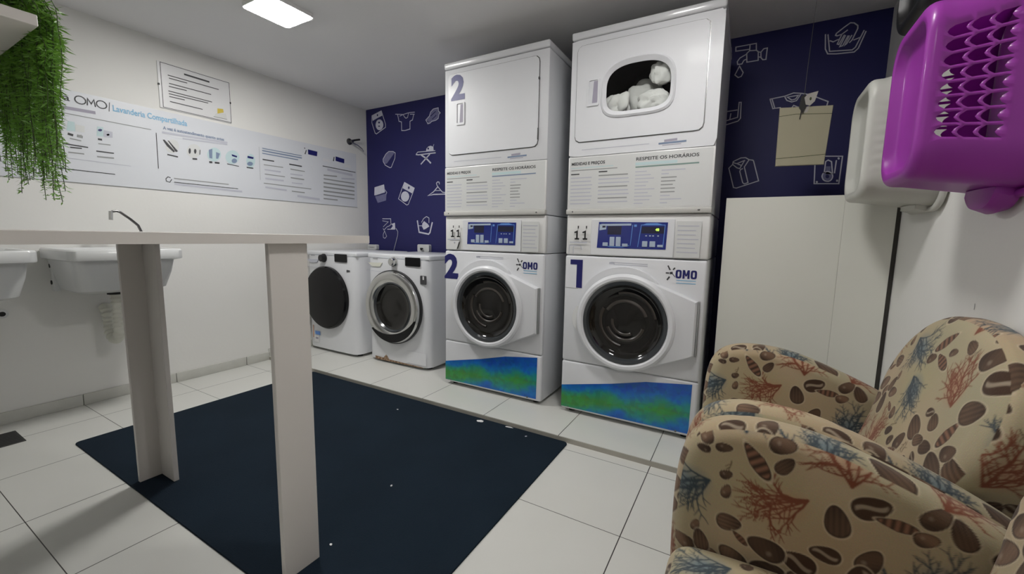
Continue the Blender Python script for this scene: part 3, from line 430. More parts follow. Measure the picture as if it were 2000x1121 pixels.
# ---------------------------------------------------------------- stacked commercial machines
MW = .685
def washer(loc, num, label):
    t = thing('washing_machine', label, 'washing machine', loc, 'coin laundry washing machines under the dryers')
    g = G(); g.box(.002, MW-.002, .012, .60, .010, .852, r=.006); g.box(.002, MW-.002, .016, .60, .855, 1.064, r=.006)
    g.build('cabinet', 'side', t)
    g = G(); g.box(0, MW, 0, .03, .2835, .8525, r=.010, seg=3); g.build('front_panel', 'white', t)
    g = G(); g.box(0, MW, 0, .03, .012, .2805, r=.010, seg=3); g.ball((.045, 0, .026), .004, .003, .006, 8, 1); g.ball((.60, 0, .026), .006, .003, .006, 8, 1)
    lp = g.build('lower_panel', ['white','steel'], t)
    g = G(); g.fill([(.004, .022), (.657, .026), (.660, .270), (.45, .243), (.28, .200), (.004, .142)], front, .0012)
    s = g.build('printed_film', 'sticker', lp, 'blue and green printed film', smooth=False)
    for x in (.05, MW-.05):
        for y in (.05, .55):
            g = G(); g.lathe([(.018, -.009), (.022, .012)], lambda u, v, h: Vector((x+u, y+v, h)), 16, cap0=True, cap1=True); g.build('foot', 'rubber', t)
    # console
    g = G(); g.box(0, MW, .004, .04, .857, 1.064, r=.008, seg=3); c = g.build('console', 'white2', t)
    g = G(); g.prism(rrect(.136, .538, .862, 1.040, .006), fr(0, 0, .005), -.004, .006, ch=.002); g.build('bezel', 'white', c)
    f = fr(0, 0, -.001)
    g = G(); g.fill([(.170, .897), (.503, .897), (.507, 1.024), (.176, 1.027)], f, .0015, 0)
    g.ribbon([(.192, 1.012), (.335, 1.014)], .010, f, .0022, 1); g.fill([(.180, .985), (.215, .990), (.215, 1.015), (.180, 1.015)], f, .0024, 1); g.fill([(.195, .998), (.211, .999), (.211, 1.008), (.195, 1.008)], f, .0028, 2)
    g.fill([(.222, .965), (.290, .965), (.292, 1.006), (.222, 1.006)], f, .0020, 2)
    g.ribbon([(.338, .912), (.345, 1.012)], .003, f, .0022, 3); g.ribbon([(.374, .907), (.386, 1.012), (.495, 1.012), (.490, .907)], .003, f, .0022, 3)
    g.fill([(.385, 1.010), (.41, 1.020), (.46, 1.021), (.495, 1.010)], f, .0024, 3)
    g.fill([(.388, .972), (.492, .972), (.494, 1.003), (.389, 1.004)], f, .0021, 2)
    g.ribbon([(.20, .913), (.235, .905), (.30, .905), (.33, .912)], .004, f, .0022, 3)
    g.fill([(.352, 1.003), (.365, 1.003), (.365, 1.014), (.352, 1.014)], f, .0022, 3)
    if num == '1': g.text('48', .017, fr(.452, .984, -.001), .0026, 4, bold=.0006)
    for x in (.407, .425, .439, .462): g.fill([(x, .958), (x+.008, .958), (x+.008, .963), (x, .963)], f, .0022, 1)
    dp = g.build('display', ['display','btn','displaydark','btn2','green'], c, 'deep blue control display', smooth=False)
    for x0, x1, z0, z1 in ((.200, .226, .907, .925), (.235, .259, .907, .953), (.266, .290, .907, .953), (.298, .325, .907, .921), (.394, .419, .908, .935), (.429, .455, .908, .935), (.465, .490, .908, .919)):
        g = G(); g.box(x0, x1, -.0055, .001, z0, z1, r=.0012, seg=1); g.build('button', 'btn', c)
    g = G(); g.fill([(.544, .862), (.650, .864), (.652, 1.028), (.545, 1.030)], f, .0040, 0)
    for k in range(7): g.ribbon([(.553, 1.008-k*.020), (.640-(.012 if k % 3 else .0), 1.007-k*.020)], .0045, f, .0046, 1)
    g.build('instruction_sheet', ['sheet','light'], c, 'small sheet with grey text lines', smooth=False)
    g = G()
    for x in (.062, .106):                     # the two little coin slot pictograms with a plinth
        g.ribbon([(x-.012, .973), (x, .978), (x, .944)], .008, f, .004, 0); g.ribbon([(x-.010, .940), (x+.010, .940)], .008, f, .004, 0); g.ribbon([(x+.006, .995), (x+.006, 1.005)], .006, f, .004, 0)
    g.ribbon([(.025, .922), (.115, .922)], .006, f, .0038, 1)
    if num == '1':
        for p in ([(.022, .905), (.085, .903), (.09, .885)], [(.045, .90), (.045, .865)], [(.022, .905), (.020, .868)]): g.ribbon(p, .0035, f, .0038, 1)
    g.build('coin_slot_mark', ['black','light'], c, smooth=False)
    # door: a round bezel that grows out to a hinge plate on the right
    cx, cz, r = .333, .531, .243
    op = []
    for i in range(73):
        a = R(62+(297-62)*i/72); op.append((cx+r*math.cos(a), cz+r*math.sin(a)))
    op += [(.659, .409), (.659, .666)]
    g = G(); o = polar(op, (cx, cz), 144); i = circ(cx, cz, .207, 144)
    o2 = [(cx+(u-cx)*.975, cz+(v-cz)*.975) for u, v in o]
    g.annulus(o, o2, front, 0, .024, bi=.034); g.annulus(o2, i, front, .010, .034, bi=.040)
    d = g.build('door', 'white', t, 'white round door with a tapered hinge plate', angle=25)
    g = G(); g.lathe([(.244, .030), (.241, .042), (.230, .050), (.217, .050), (.209, .044), (.206, .038)], fr(cx, cz), 96); g.build('door_ring', 'white', d)
    g = G(); g.box(.6595, .668, -.020, .0, .409, .666, r=.002); g.build('hinge_edge', 'grey', d)
    g = G(); f2 = fr(cx, cz); g.lathe([(.208, .040), (.205, .046), (.190, .042), (.182, .026)], f2, 96); g.build('rim', 'greyrim', d, 'dark grey glossy rim')
    g = G(); g.lathe([(.183, .027), (.172, .014), (.150, .007), (.12, .004), (.085, .005), (.04, .009), (.001, .010)], f2, 96, cap1=True)
    for rr, a_, b_ in ((.142, 12, 105), (.118, 150, 262), (.098, 20, 150), (.084, 200, 345), (.055, 170, 300)): g.lathe([(rr, .0062), (rr+.006, .0105), (rr+.016, .0062)], f2, 32, m=1, a0=R(a_), a1=R(b_))  # brown arcs drawn for the drum and reflections in the glass
    g.build('door_glass', ['drumglass','brownreflex'], d, 'dark bowl shaped door glass')
    # raised shoulder over the door and the recessed grip on its left
    sh = [(cx+(.243+.035*math.sin(PI*k/30)**.6)*math.cos(R(50+(166-50)*k/30)), cz+(.243+.035*math.sin(PI*k/30)**.6)*math.sin(R(50+(166-50)*k/30))) for k in range(31)]
    sh = sh+[(cx+.240*math.cos(R(a)), cz+.240*math.sin(R(a))) for a in range(166, 49, -4)]
    g = G(); g.prism(sh, front, 0, .024, ch=0); g.build('door_shoulder', 'white', d)
    sg = [(cx+(.262+.02*math.sin(PI*k/24))*math.cos(R(167+(197-167)*k/24)), cz+(.262+.02*math.sin(PI*k/24))*math.sin(R(167+(197-167)*k/24))) for k in range(25)]+[(cx+.240*math.cos(R(a)), cz+.240*math.sin(R(a))) for a in range(197, 166, -3)]
    g = G(); g.prism(sg, front, 0, .006); g.build('door_grip', 'white2', d)
    # printed marks
    g = G()
    if num == '1': g.fill([(.066, .684), (.098, .684), (.098, .832), (.030, .832), (.030, .806), (.066, .806)], front, .0012)
    else: g.text('2', .200, fr(-.004, .687), .0012, bold=.0085, width=.108)
    g.build('number_decal', 'ink', t, 'large navy number %s' % num, smooth=False)
    g = G(); omo(g, .554, .766, .092, .040, front, .0012, 0)
    for p, w in (([(.512, .7885), (.524, .7885)], .006), ([(.519, .822), (.528, .805)], .006), ([(.519, .757), (.527, .770)], .007), ([(.549, .813), (.543, .806)], .006), ([(.531, .789), (.538, .790)], .010), ([(.537, .790), (.552, .772)], .003)): g.ribbon(p, w, front, .0012, 1)
    for z in (.757, .744): g.ribbon([(.560, z), (.642, z)], .0035, front, .0011, 2)
    g.build('logo_decal', ['ink','text','sky'], t, 'navy OMO logo with a splash', smooth=False)
    g = G(); g.ribbon([(.250, .826), (.425, .824)], .003, front, .0010); g.ribbon([(.262, .816), (.425, .816)], .003, front, .0010)
    g.ribbon([(.240, .822), (.262, .822)], .009, front, .0010); g.build('slot_mark', 'light', t, smooth=False)
    g = G(); g.ribbon([(.006, .682), (.075, .680)], .0025, front, .0006); g.build('panel_seam', 'grey', t, smooth=False)
    return t

def dryer(loc, num, label):
    t = thing('tumble_dryer', label, 'dryer', loc, 'coin laundry tumble dryers on top')
    H = .888; win = num == '1'
    wc = (.333, .590)
    g = G(); D_ = .60
    if win:                                     # open cabinet with a drum behind the window
        hole = polar(rrect(.16, .51, .45, .73, .06), wc, 96)
        g.annulus(polar([(.002, .002), (MW-.002, .002), (MW-.002, .850), (.002, .850)], wc, 96), hole, front, -.03, -.010)
        g.box(.002, .02, .012, D_, .002, .850); g.box(MW-.02, MW-.002, .012, D_, .002, .850); g.box(.02, MW-.02, .03, D_, .002, .02); g.box(.02, MW-.02, .03, D_, .83, .850); g.box(.02, MW-.02, D_-.02, D_, .02, .83)
    else: g.box(.002, MW-.002, .010, D_, .002, .850, r=.005)
    g.build('cabinet', 'side', t)
    if win:
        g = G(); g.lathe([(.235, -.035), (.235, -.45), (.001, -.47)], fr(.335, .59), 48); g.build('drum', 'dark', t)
    g = G(); g.box(-.002, MW+.002, -.004, D_+.002, .853, H, r=.008, seg=3)
    for v in g.bm.verts:
        if v.co.y < .05: v.co.y -= (v.co.z-.853)*.14       # front edge leaned out to catch the lamp highlight
    g.build('lid', 'lid', t)
    g = G(); g.box(0, MW, 0, .012, .2905, .850, r=.005) if not win else g.annulus(polar(rrect(0, MW, .2905, .850, .004), wc, 96), polar(rrect(.145, .525, .437, .745, .06), wc, 96), front, -.012, 0)
    g.build('front_frame', 'white', t)
    g = G(); g.box(0, MW, -.001, .012, .026, .2885, r=.004); lo = g.build('lower_panel', 'white2', t)
    g = G(); g.box(-.002, MW+.002, -.012, .02, -.0005, .026, r=.006); g.ball((.035, -.012, .013), .004, .002, .004, 8, 1); g.ball((.635, -.012, .013), .006, .002, .004, 8, 1); g.build('bottom_lip', ['lip','steel'], t)
    # door with dark gap around it
    oo = rrect(.028, .632, .357, .823, .030, 8); oi = rrect(.032, .628, .361, .819, .027, 8)
    g = G(); g.annulus(polar(oo, wc, 128), polar(oi, wc, 128), front, 0, .0008); g.build('door_gasket', 'steel', t)
    g = G(); oi = polar(oi, wc, 128)
    def sup(a, b, n, up_, N=128, c=wc):
        q = []
        for k in range(N):
            th = 2*PI*k/N; cs, sn = math.cos(th), math.sin(th); e = 2/(n if sn < 0 else up_)
            q.append((a*abs(cs)**e*(1 if cs >= 0 else -1), b*abs(sn)**e*(1 if sn >= 0 else -1)))
        return polar([(c[0]+u, c[1]+v) for u, v in q], c, N)
    if win:
        w_o = sup(.171, .134, 4.2, 2.7); w_m = sup(.163, .126, 4.2, 2.7); w_i = sup(.148, .106, 4.2, 2.7)
        g.annulus(oi, w_o, front, 0, .007)
        dr = g.build('door', 'white', t)
        g = G(); g.annulus(w_o, w_m, front, .004, .012, bi=.018); g.annulus(w_m, w_i, front, .002, .018, bi=.004); g.build('window_rim', 'white', dr, 'raised white window rim')
        g = G(); g.fill(w_i, front, .003); g.build('window_glass', 'pane', dr)
    else:
        g.prism(oi, front, 0, .007, ch=.0); dr = g.build('door', 'white', t)
    hx0, hx1, hz0, hz1 = .088, .152, .526, .654
    g = G(); g.annulus(rrect(hx0, hx1, hz0, hz1, .008), rrect(hx0+.010, hx1-.008, hz0+.010, hz1-.008, .006), front, .006, .013)
    g.prism(rrect(hx0+.010, hx1-.008, hz0+.010, hz1-.008, .006), front, .007, .0085, m=1)
    g.fill([(hx0+.028, hz0+.014), (hx1-.010, hz0+.014), (hx1-.010, hz1-.012), (hx0+.034, hz1-.012)], front, .009, 2)
    g.build('door_handle', ['white','side','purp'], dr)
    if not win:
        g = G(); g.text('2', .185, fr(.052, .676), .0082, bold=.0075, width=.100); g.build('number_decal', 'ink2', dr, 'large faded navy number 2', smooth=False)
        g = G(); g.box(.626, .634, -.010, 0, .700, .712, r=.001); g.build('hinge', 'steel', dr)
        g = G(); g.box(.627, .633, -.009, 0, .395, .455, r=.001); g.build('hinge', 'steel', dr)
    # poster
    f = fr(0, 0, -.001); g = G()
    g.fill([(.008, .034), (.676, .034), (.676, .282), (.008, .282)], f, .0006, 0)
    g.text('MEDIDAS E PREÇOS', .020, fr(.018, .247, -.001), .0012, 1, bold=.0006, width=.175)
    for z, x1, m in ((.238, .235, 3), (.226, .255, 2)): g.ribbon([(.018, z-.005), (x1, z-.004)], .004, f, .0011, m)
    for k in range(9):
        z = .202-k*.0185
        g.ribbon([(.018, z), (.060 if k == 0 else .130-(k*7 % 3)*.004, z)], .0055, f, .0011, 1 if k == 0 else 4)
    for k in range(9):
        z = .208-k*.0185
        g.ribbon([(.165, z), (.205 if k == 0 else .315-(k*5 % 3)*.004, z)], .0058, f, .0011, 1 if k == 0 else (2 if k % 3 == 1 else 4))
    g.text('RESPEITE OS HORÁRIOS', .021, fr(.345, .249, -.001), .0013, 1, bold=.0004, width=.275)
    g.fill([(.342, .226), (.530, .226), (.530, .240), (.342, .240)], f, .0010, 3)
    g.ribbon([(.345, .219), (.620, .221)], .006, f, .0012, 5)
    for k in range(10):
        z = .197-k*.0165
        g.ribbon([(.345, z), (.345+(.05, .07, .085, .06, .05, .09, .06, .08, .07, .04)[k], z)], .0045, f, .0011, 4)
        g.ribbon([(.465, z), (.465+(.10, .03, .065, .06, .05, .06, .06, .04, .09, .03)[k], z)], .005, f, .0011, 2 if 1 < k < 7 else 4)
    g.build('instruction_poster', ['sheet','text','grey','tealpale','light','teal' if win else 'bluep'], lo, 'grey sheet with two columns of instructions', smooth=False)
    g = G(); g.ribbon([(.070, .322), (.40, .322)], .003, front, .0008); g.build('trim_line', 'light', t, smooth=False)
    g = G()
    g.ribbon([(.445, .318), (.560, .320)], .008, front, .0009, 0); g.ribbon([(.470, .329), (.520, .331)], .010, front, .0009, 2); g.ribbon([(.46, .309), (.54, .310)], .003, front, .0009, 2)
    g.build('maker_mark', ['bluep','light','purp'], t, 'small grey script mark', smooth=False)
    return t
washer((0, 0, 0), '1', 'white front-loading washer marked with a big navy 1, nearest the armchairs')
dryer((0, 0, 1.066), '1', 'white dryer with an arched window showing white laundry')
X2 = -.121-MW
w2 = washer((X2, -.006, 0), '2', 'white front-loading washer marked with a big navy 2 beside the home washers')
dryer((X2, -.006, 1.066), '2', 'white dryer with solid door and faded number 2')
# paper tag taped beside the coin slots of washer 2
t = thing('paper_tag', 'small white paper tag stuck on the console of washer number 2', 'paper tag', (X2, -.006, 0))
g = G(); g.prism([(.018, .862), (.088, .862), (.118, .925), (.045, .925)], front, 0, .002); g.ball((.075, -.003, .905), .006, .002, .006, 10, 1)
g.build('card', ['notice','light'], t); g = G(); g.ribbon([(.100, .868), (.112, .905)], .008, front, .0035); g.build('stripe', 'black', t, smooth=False)

def lump(name, c, r, seed, sq=(1, 1, 1), n=44):
    """crumpled cloth"""
    rnd = random.Random(seed); k = [(rnd.uniform(-1, 1), rnd.uniform(-1, 1), rnd.uniform(-1, 1), rnd.uniform(2, 5.5), rnd.uniform(0, 6)) for _ in range(9)]
    g = G(); g.ball((0, 0, 0), 1, 1, 1, n)
    for v in g.bm.verts:
        d = sum(abs(math.sin((v.co.x*a+v.co.y*b+v.co.z*c_)*f*.7+p))*.17 for a, b, c_, f, p in k)-.95
        v.co = v.co*(1+d); v.co = Vector((v.co.x*r*sq[0], v.co.y*r*sq[1], v.co.z*r*sq[2]))
    return g.build(name, 'cloth', loc=c)
LG = 'white laundry behind the dryer window'
for c, r, s, q, lab in (((.228, .062, 1.602), .060, 3, (.95, .6, 1.0), 'crumpled white cloth at the lower left of the dryer window'),
        ((.325, .170, 1.635), .090, 8, (.95, .6, 1.0), 'folded white cloth in the middle of the dryer window'),
        ((.432, .062, 1.718), .058, 5, (1.0, .6, .9), 'white towel bunched at the upper right of the dryer window'),
        ((.400, .062, 1.592), .062, 11, (1.15, .6, .75), 'white cloth at the lower right of the dryer window')):
    tag(lump('laundry_cloth', c, r, s, q), lab, 'laundry', LG)

# ---------------------------------------------------------------- the two household washers
def home_washer(loc, kind, label, w=.60, h=.805, d=.56):
    t = thing('household_washer', label, 'washing machine', loc, 'household washers on the platform')
    g = G()
    for s in range(1): pass
    prof = [(0, .055), (.018, .018), (.05, .004), (w*.5, 0), (w-.05, .004), (w-.018, .018), (w, .055), (w, d), (0, d)]
    g.rings([[Vector((x, y, z)) for x, y in prof] for z in (.012, h-.035)]); g.build('cabinet', 'white', t, angle=60)
    g = G(); g.box(-.001, w+.001, .012, d+.002, h-.034, h, r=.010, seg=3); g.build('top_cover', 'side', t)
    for x in (.05, w-.05):
        for y in (.07, d-.05):
            g = G(); g.lathe([(.02, -.009), (.024, .012)], lambda u, v, hh: Vector((x+u, y+v, hh)), 16, cap0=True, cap1=True); g.build('foot', 'rubber', t)
    f = fr(0, 0, 0)
    g = G(); g.prism(rrect(.395, .533, .728, .789, .006) if kind == 'chrome' else rrect(.365, .505, .728, .789, .006), f, 0, .005)
    g.build('display', 'blackglass', t, 'black display')
    kx = .286 if kind == 'chrome' else .235
    g = G(); g.lathe([(.034, .0), (.034, .010), (.028, .014), (.027, .034), (.022, .038), (.001, .038)], fr(kx, .752), 32, cap1=True); g.build('dial', 'chrome' if kind == 'chrome' else 'black', t)
    g = G(); g.prism([(.017, .736), (.167, .740), (.145, .711), (.065, .709)], f, 0, .003); dw = g.build('drawer', 'pvc' if kind == 'chrome' else 'light', t, 'detergent drawer grip')
    g = G(); g.ribbon([(.072, .768), (.118, .768)], .005, f, .001, 0); g.build('maker_mark', 'grey', t, smooth=False)
    g = G(); g.ribbon([(.004, .678), (.15, .674)], .0025, f, .003); g.build('panel_seam', 'light', t, smooth=False)
    if kind == 'chrome':
        c = (.283, .424); f2 = fr(*c)
        g = G(); g.lathe([(.262, 0), (.262, .030), (.254, .042), (.236, .046), (.20, .040), (.182, .030)], f2, 96); dr = g.build('door_ring', 'chrome', t, 'wide chrome door ring')
        g = G(); g.lathe([(.268, .0), (.268, .024), (.260, .026)], f2, 96); g.build('door_seal', 'black', dr)
        g = G(); g.lathe([(.184, .031), (.176, .034), (.165, .020)], f2, 64, m=0); g.lathe([(.166, .021), (.145, .008), (.11, .004), (.06, .007), (.001, .009)], f2, 64, cap1=True, m=1); g.build('door_glass', ['greyrim','drumglass'], dr, 'dark bowl shaped door glass')
        cr = [(.253*math.cos(R(a)), .253*math.sin(R(a))) for a in range(222, 346, 4)]
        inn = [((.192+.055*abs((a-284)/62)**2)*math.cos(R(a)), (.192+.055*abs((a-284)/62)**2)*math.sin(R(a))) for a in range(342, 221, -4)]
        g = G(); g.prism(cr+inn, f2, .036, .050); g.build('door_handle', 'blackglass', dr, 'black crescent door grip')
        g = G(); g.prism(rrect(.531, .587, .608, .668, .006), f, 0, .0015, 0); g.fill([(.553, .640), (.566, .640), (.566, .664), (.553, .664)], f, .002, 1); g.build('sticker', ['text','notice'], t, 'black sticker with a white mark')
        g = G(); g.fill([(.075, .006), (.60-.05, .010), (.55, .016), (.22, .022), (.19, .055), (.16, .026), (.075, .030)], fr(0, 0, .001), .0022); g.build('rust_stain', 'rust', t, 'brown rust stain on the bottom edge', smooth=False)
        g = G(); g.prism(rrect(.40, .578, .03, .118, .004), f, 0, .0012); g.build('filter_flap', 'white', t)
    else:
        c = (.262, .438); f2 = fr(*c)
        g = G(); g.lathe([(.250, 0), (.250, .022), (.240, .034), (.20, .041), (.001, .048)], f2, 96, cap1=True); g.build('door', 'blackglass', t, 'solid black glass door')
        g = G(); g.fill([(.085, .145), (.150, .147), (.152, .115), (.088, .118)], f, .001, 0); g.fill([(.075, .110), (.135, .108), (.135, .052), (.075, .052)], f, .0009, 1); g.fill([(.09, .095), (.125, .094), (.125, .078), (.09, .078)], f, .0012, 2); g.ribbon([(.065, .09), (.065, .19)], .008, f, .0012, 3)
        g.build('energy_label', ['btn2','notice','purp','orange'], t, 'small energy label', smooth=False)
        g = G(); g.prism([(.495, .654), (.53, .660), (.535, .668), (.497, .672)], f, 0, .001); g.build('sticker', 'text', t)
    return t
home_washer((-2.306, .055, 0), 'black', 'white household washer with a solid black round door', w=.592)
home_washer((-1.640, .100, 0), 'chrome', 'white household washer with a chrome porthole ring and rusty bottom edge')
# wall boxes behind the household washers
for x0, x1, z0, z1, lab, dark in ((-2.318, -2.195, .80, .850, 'small white socket box low on the blue wall by the corner', 0), (-1.685, -1.552, .80, .866, 'white valve box on the blue wall with a black spout', 1)):
    t = thing('wall_box', lab, 'wall box', (0, 0, 0), 'white boxes on the blue wall behind the washers')
    g = G(); g.prism(rrect(x0, x1, z0, z1, .012), fr(0, 0, YB), 0, .035, ch=.004); g.build('cover', 'ceramic', t)
    g = G()
    if dark: g.tube([(x0+.045, YB-.035, z1-.045), (x0+.06, YB-.055, z1-.035), (x0+.085, YB-.06, z1-.036)], .007, 8)
    else: g.prism(rrect(x0+.03, x1-.03, z0+.025, z1-.02, .004), fr(0, 0, YB), .034, .037)
    g.build('spout' if dark else 'socket', 'black' if dark else 'side', t)
t = thing('power_cable', 'thin white cable hanging on the blue wall above the household washers', 'cable', (0, 0, 0))
g = G(); g.tube([(-1.968, YB-.004, 1.003), (-1.945, YB-.004, .975), (-1.948, YB-.004, .94), (-2.0, YB-.004, .80)], .0025, 6); g.build('cord', 'light', t)
# ---------------------------------------------------------------- tall white table
t = thing('folding_table', 'tall off-white laminate table with L-shaped panel legs standing on the navy mat', 'table', (-.70, -1.40, FL))
def tl(x0, x1, y0, y1, z0, z1, r=.0015): return G().box(x0+.70, x1+.70, y0+1.40, y1+1.40, z0-FL, z1-FL, r=r, seg=1)
g = G(); g.prism([(-1.17, YF+.001), (-.20, YF+.001), (-.20, -1.133), (-.24, -1.133), (-1.17, -1.352)], lambda u, v, h: Vector((u+.70, v+1.40, h-FL)), .9145, .9375); g.build('tabletop', 'table', t)  # unseen far end tapered so lamp light reaches the floor
mz = FL+.0055
lg = tl(-1.157, -1.141, -1.452, -1.365, mz, .915).build('leg', 'table', t)
tl(-1.141, -1.036, -1.383, -1.366, mz, .915).build('leg_return', 'table', lg)
lg = tl(-.234, -.217, -1.440, -1.334, mz, .915).build('leg', 'table', t)
tl(-.334, -.234, -1.351, -1.335, mz, .915).build('leg_return', 'table', lg)

# ---------------------------------------------------------------- mat and litter
g = G(); g.prism(rrect(-1.775, .160, -1.478, PY-.004, .02), up, FL, FL+.006, ch=.0015)
tag(g.build('floor_mat', 'rug', loc=(0, 0, 0)), 'large dark navy floor mat under the table', 'mat')
def scrap(name, c, rx, ry, lab, cat, z, rot=0, seed=0, m='scrap', grp=None):
    rnd = random.Random(seed); g = G(); n = 12
    q = [(rx*math.cos(2*PI*i/n)*rnd.uniform(.75, 1.1), ry*math.sin(2*PI*i/n)*rnd.uniform(.75, 1.1)) for i in range(n)]
    q = [(c[0]+u*math.cos(rot)-v*math.sin(rot), c[1]+u*math.sin(rot)+v*math.cos(rot)) for u, v in q]
    g.prism(q, up, z, z+.0015); o = tag(g.build(name, m, loc=(0, 0, 0)), lab, cat)
    if grp: o['group'] = grp
ZM = FL+.006
scrap('paper_scrap', (-.325, -.312), .020, .013, 'round white paper scrap near the step edge of the mat', 'paper scrap', ZM, .2, 1)
scrap('paper_scrap', (-.160, -.292), .022, .006, 'thin white paper strip on the mat edge against the step', 'paper scrap', ZM, .1, 2)
for k, (c, lab) in enumerate((((-.800, -.435), 'tiny white lint speck on the mat nearest the far end behind the table leg'), ((-.04, -.333), 'tiny grey lint speck near the right corner of the mat'), ((-.300, -.965), 'tiny white lint speck in the middle of the mat'), ((-.232, -1.285), 'tiny white lint speck beside the right table leg'))):
    scrap('lint_speck', c, .006, .004, lab, 'lint', ZM, k, k+5, 'scrap' if k != 1 else 'light', 'lint specks on the mat')
t = thing('hair_clip', 'bent grey clip lying on the tiles at the near edge of the mat', 'clip', (-.345, -1.515, FL))
g = G(); g.tube([(-.03, -.01, .003), (-.01, .004, .003), (.012, .010, .003)], .003, 6); g.tube([(-.008, -.022, .003), (.012, -.004, .003), (.03, .004, .003)], .003, 6); g.build('wire', 'riser', t)
t = thing('floor_drain', 'dark rectangular drain grate in the floor below the sinks', 'drain', (-2.08, -1.635, FL))
g = G(); g.box(-.10, .085, -.05, .055, 0, .003, r=.001, seg=1, m=0)
for k in range(8): g.box(-.092+k*.022, -.082+k*.022, -.042, .047, .0031, .0036, m=1)
g.build('grate', ['drain','dark'], t)

# ---------------------------------------------------------------- laundry sinks
def sink(y0, y1, label):
    cy = (y0+y1)/2; w = (y1-y0)/2; dp = .45
    t = thing('laundry_sink', label, 'sink', (XL, cy, 0), 'laundry sinks on the left wall')
    def rr(x0, x1, ya, yb, r, z, bow=0, k=6):
        q = []
        for x, y in rrect(x0, x1, ya, yb, r, k):
            b = bow*(1-(y/w)**2)*max(0, (x-x0)/(x1-x0)) ; q.append(Vector((x+b, y, z)))
        return q
    g = G(); rs = [rr(.0, dp-.13, -w+.075, w-.075, .06, .618, .0), rr(.0, dp-.085, -w+.045, w-.045, .06, .635, .01), rr(0, dp-.055, -w+.028, w-.028, .05, .72, .02),
        rr(0, dp-.042, -w+.022, w-.022, .04, .785, .025), rr(0, dp-.002, -w+.002, w-.002, .03, .793, .03), rr(0, dp, -w, w, .03, .800, .03), rr(0, dp, -w, w, .03, .838, .03), rr(.004, dp-.006, -w+.006, w-.006, .026, .845, .03),
        rr(.09, dp-.035, -w+.035, w-.035, .04, .845, .03), rr(.10, dp-.045, -w+.045, w-.045, .04, .835, .03), rr(.11, dp-.08, -w+.06, w-.06, .05, .70, .02), rr(.14, dp-.16, -w+.11, w-.11, .06, .650, 0)]
    g.rings(rs); g.build('basin', 'ceramic', t, angle=40)
    for z in (.752, .665):
        g = G(); g.lathe([(.011, 0), (.011, .006), (.001, .006)], lambda u, v, h: Vector((.045+u, -w+.030-h, z+v)), 16, cap1=True); g.build('mounting_bolt', 'rubber', t)
    g = G(); g.box(.03, .08, -w+.027, -w+.05, .62, .79, r=.004); g.build('bracket', 'ceramic', t)
    g = G(); g.lathe([(.036, .596), (.036, .620)], lambda u, v, h: Vector((.20+u, v, h)), 20, cap0=True, cap1=True); g.build('drain_nut', 'rubber', t)
    pts = [Vector((.20, 0, .60)), Vector((.20, .0, .44))]
    for a in range(0, 181, 15): pts.append(Vector((.125+.075*math.cos(R(a)), .0, .41-.075*math.sin(R(a)))))
    pts += [Vector((.05, 0, .46)), Vector((.03, 0, .50)), Vector((.002, 0, .505))]
    # corrugated flexible trap
    dense, rad = [], []
    for a, b in zip(pts, pts[1:]):
        n = max(2, int((b-a).length/.004))
        for i in range(n): dense.append(a.lerp(b, i/n))
    for i in range(len(dense)): rad.append(.024+.0035*math.sin(i*1.05))
    g = G(); g.tube(dense, rad, 14); g.build('drain_hose', 'pvc', t, 'ivory corrugated drain hose')
    return t
sink(-1.408, -.955, 'white wall-hung laundry sink with a corrugated drain hose, behind the table leg')
sink(-1.950, -1.497, 'white wall-hung laundry sink cut by the left edge of the photo')
t = thing('faucet', 'thin grey gooseneck tap rising behind the tabletop over the sink', 'tap', (XL+.14, -1.03, .845))
g = G(); g.lathe([(.022, 0), (.022, .012), (.012, .02)], up, 16, cap0=True, cap1=True); g.build('base', 'steel', t)
g = G(); g.tube([(0, 0, .01), (0, .0, .09), (0, -.012, .125), (0, -.045, .16), (0, -.085, .195), (0, -.10, .200), (0, -.118, .196)], .0065, 10); s = g.build('spout', 'steel', t)
g = G(); g.tube([(0, -.123, .198), (0, -.126, .15)], .0095, 10); g.build('aerator', 'chrome', s)
t = thing('drain_outlet', 'small white wall outlet with a black hole low under the left sink', 'outlet', (XL, -1.552, .52))
g = G(); g.lathe([(.022, 0), (.022, .008), (.012, .010)], lambda u, v, h: Vector((h, u, v)), 20, cap1=False); g.build('plate', 'ceramic', t)
g = G(); g.lathe([(.012, .0095), (.001, .007)], lambda u, v, h: Vector((h, u, v)), 16, cap1=True); g.build('hole', 'rubber', t)

# ---------------------------------------------------------------- wall posters
PX = XL+.003
t = thing('information_panel', 'long white laundry information panel printed with text on the left wall', 'wall panel', (XL, 0, 0))
g = G(); g.box(.001, .003, YF+.05, .603, 1.190, 1.668); pn = g.build('panel', 'paper', t)
pm = {'k':0,'g':1,'l':2,'b':3,'p':4,'c':5,'w':6,'n':7,'d':0,'h':8,'y':9}
mats = ['text','grey','light','bluep','purp','tealpale','sheet','ink','bluep','yellow']
g = G(); pf = lambda u, v, h: Vector((.003+h, u, v))
for a, w, k in POSTER_LINES: g.ribbon(a, w, pf, .0011, pm[k])
for k_, (p, k) in enumerate(POSTER_FILLS): g.fill(p, pf, .0007 if k in 'wc' else .0014, pm[k])
g.ribbon([(-.812, 1.262), (-.823, 1.243), (-.84, 1.248), (-.842, 1.262), (-.83, 1.276), (-.818, 1.272)], .004, pf, .0012, 0)
g.ribbon([(YF+.05, 1.1912), (.603, 1.1912)], .0025, pf, .0012, 1)
hf = pf
for yc in (-1.192, -1.108): g.ribbon([(yc+.021*math.cos(a), 1.628+.020*math.sin(a)) for a in [2*PI*i/14 for i in range(15)]], .005, hf, .0013)
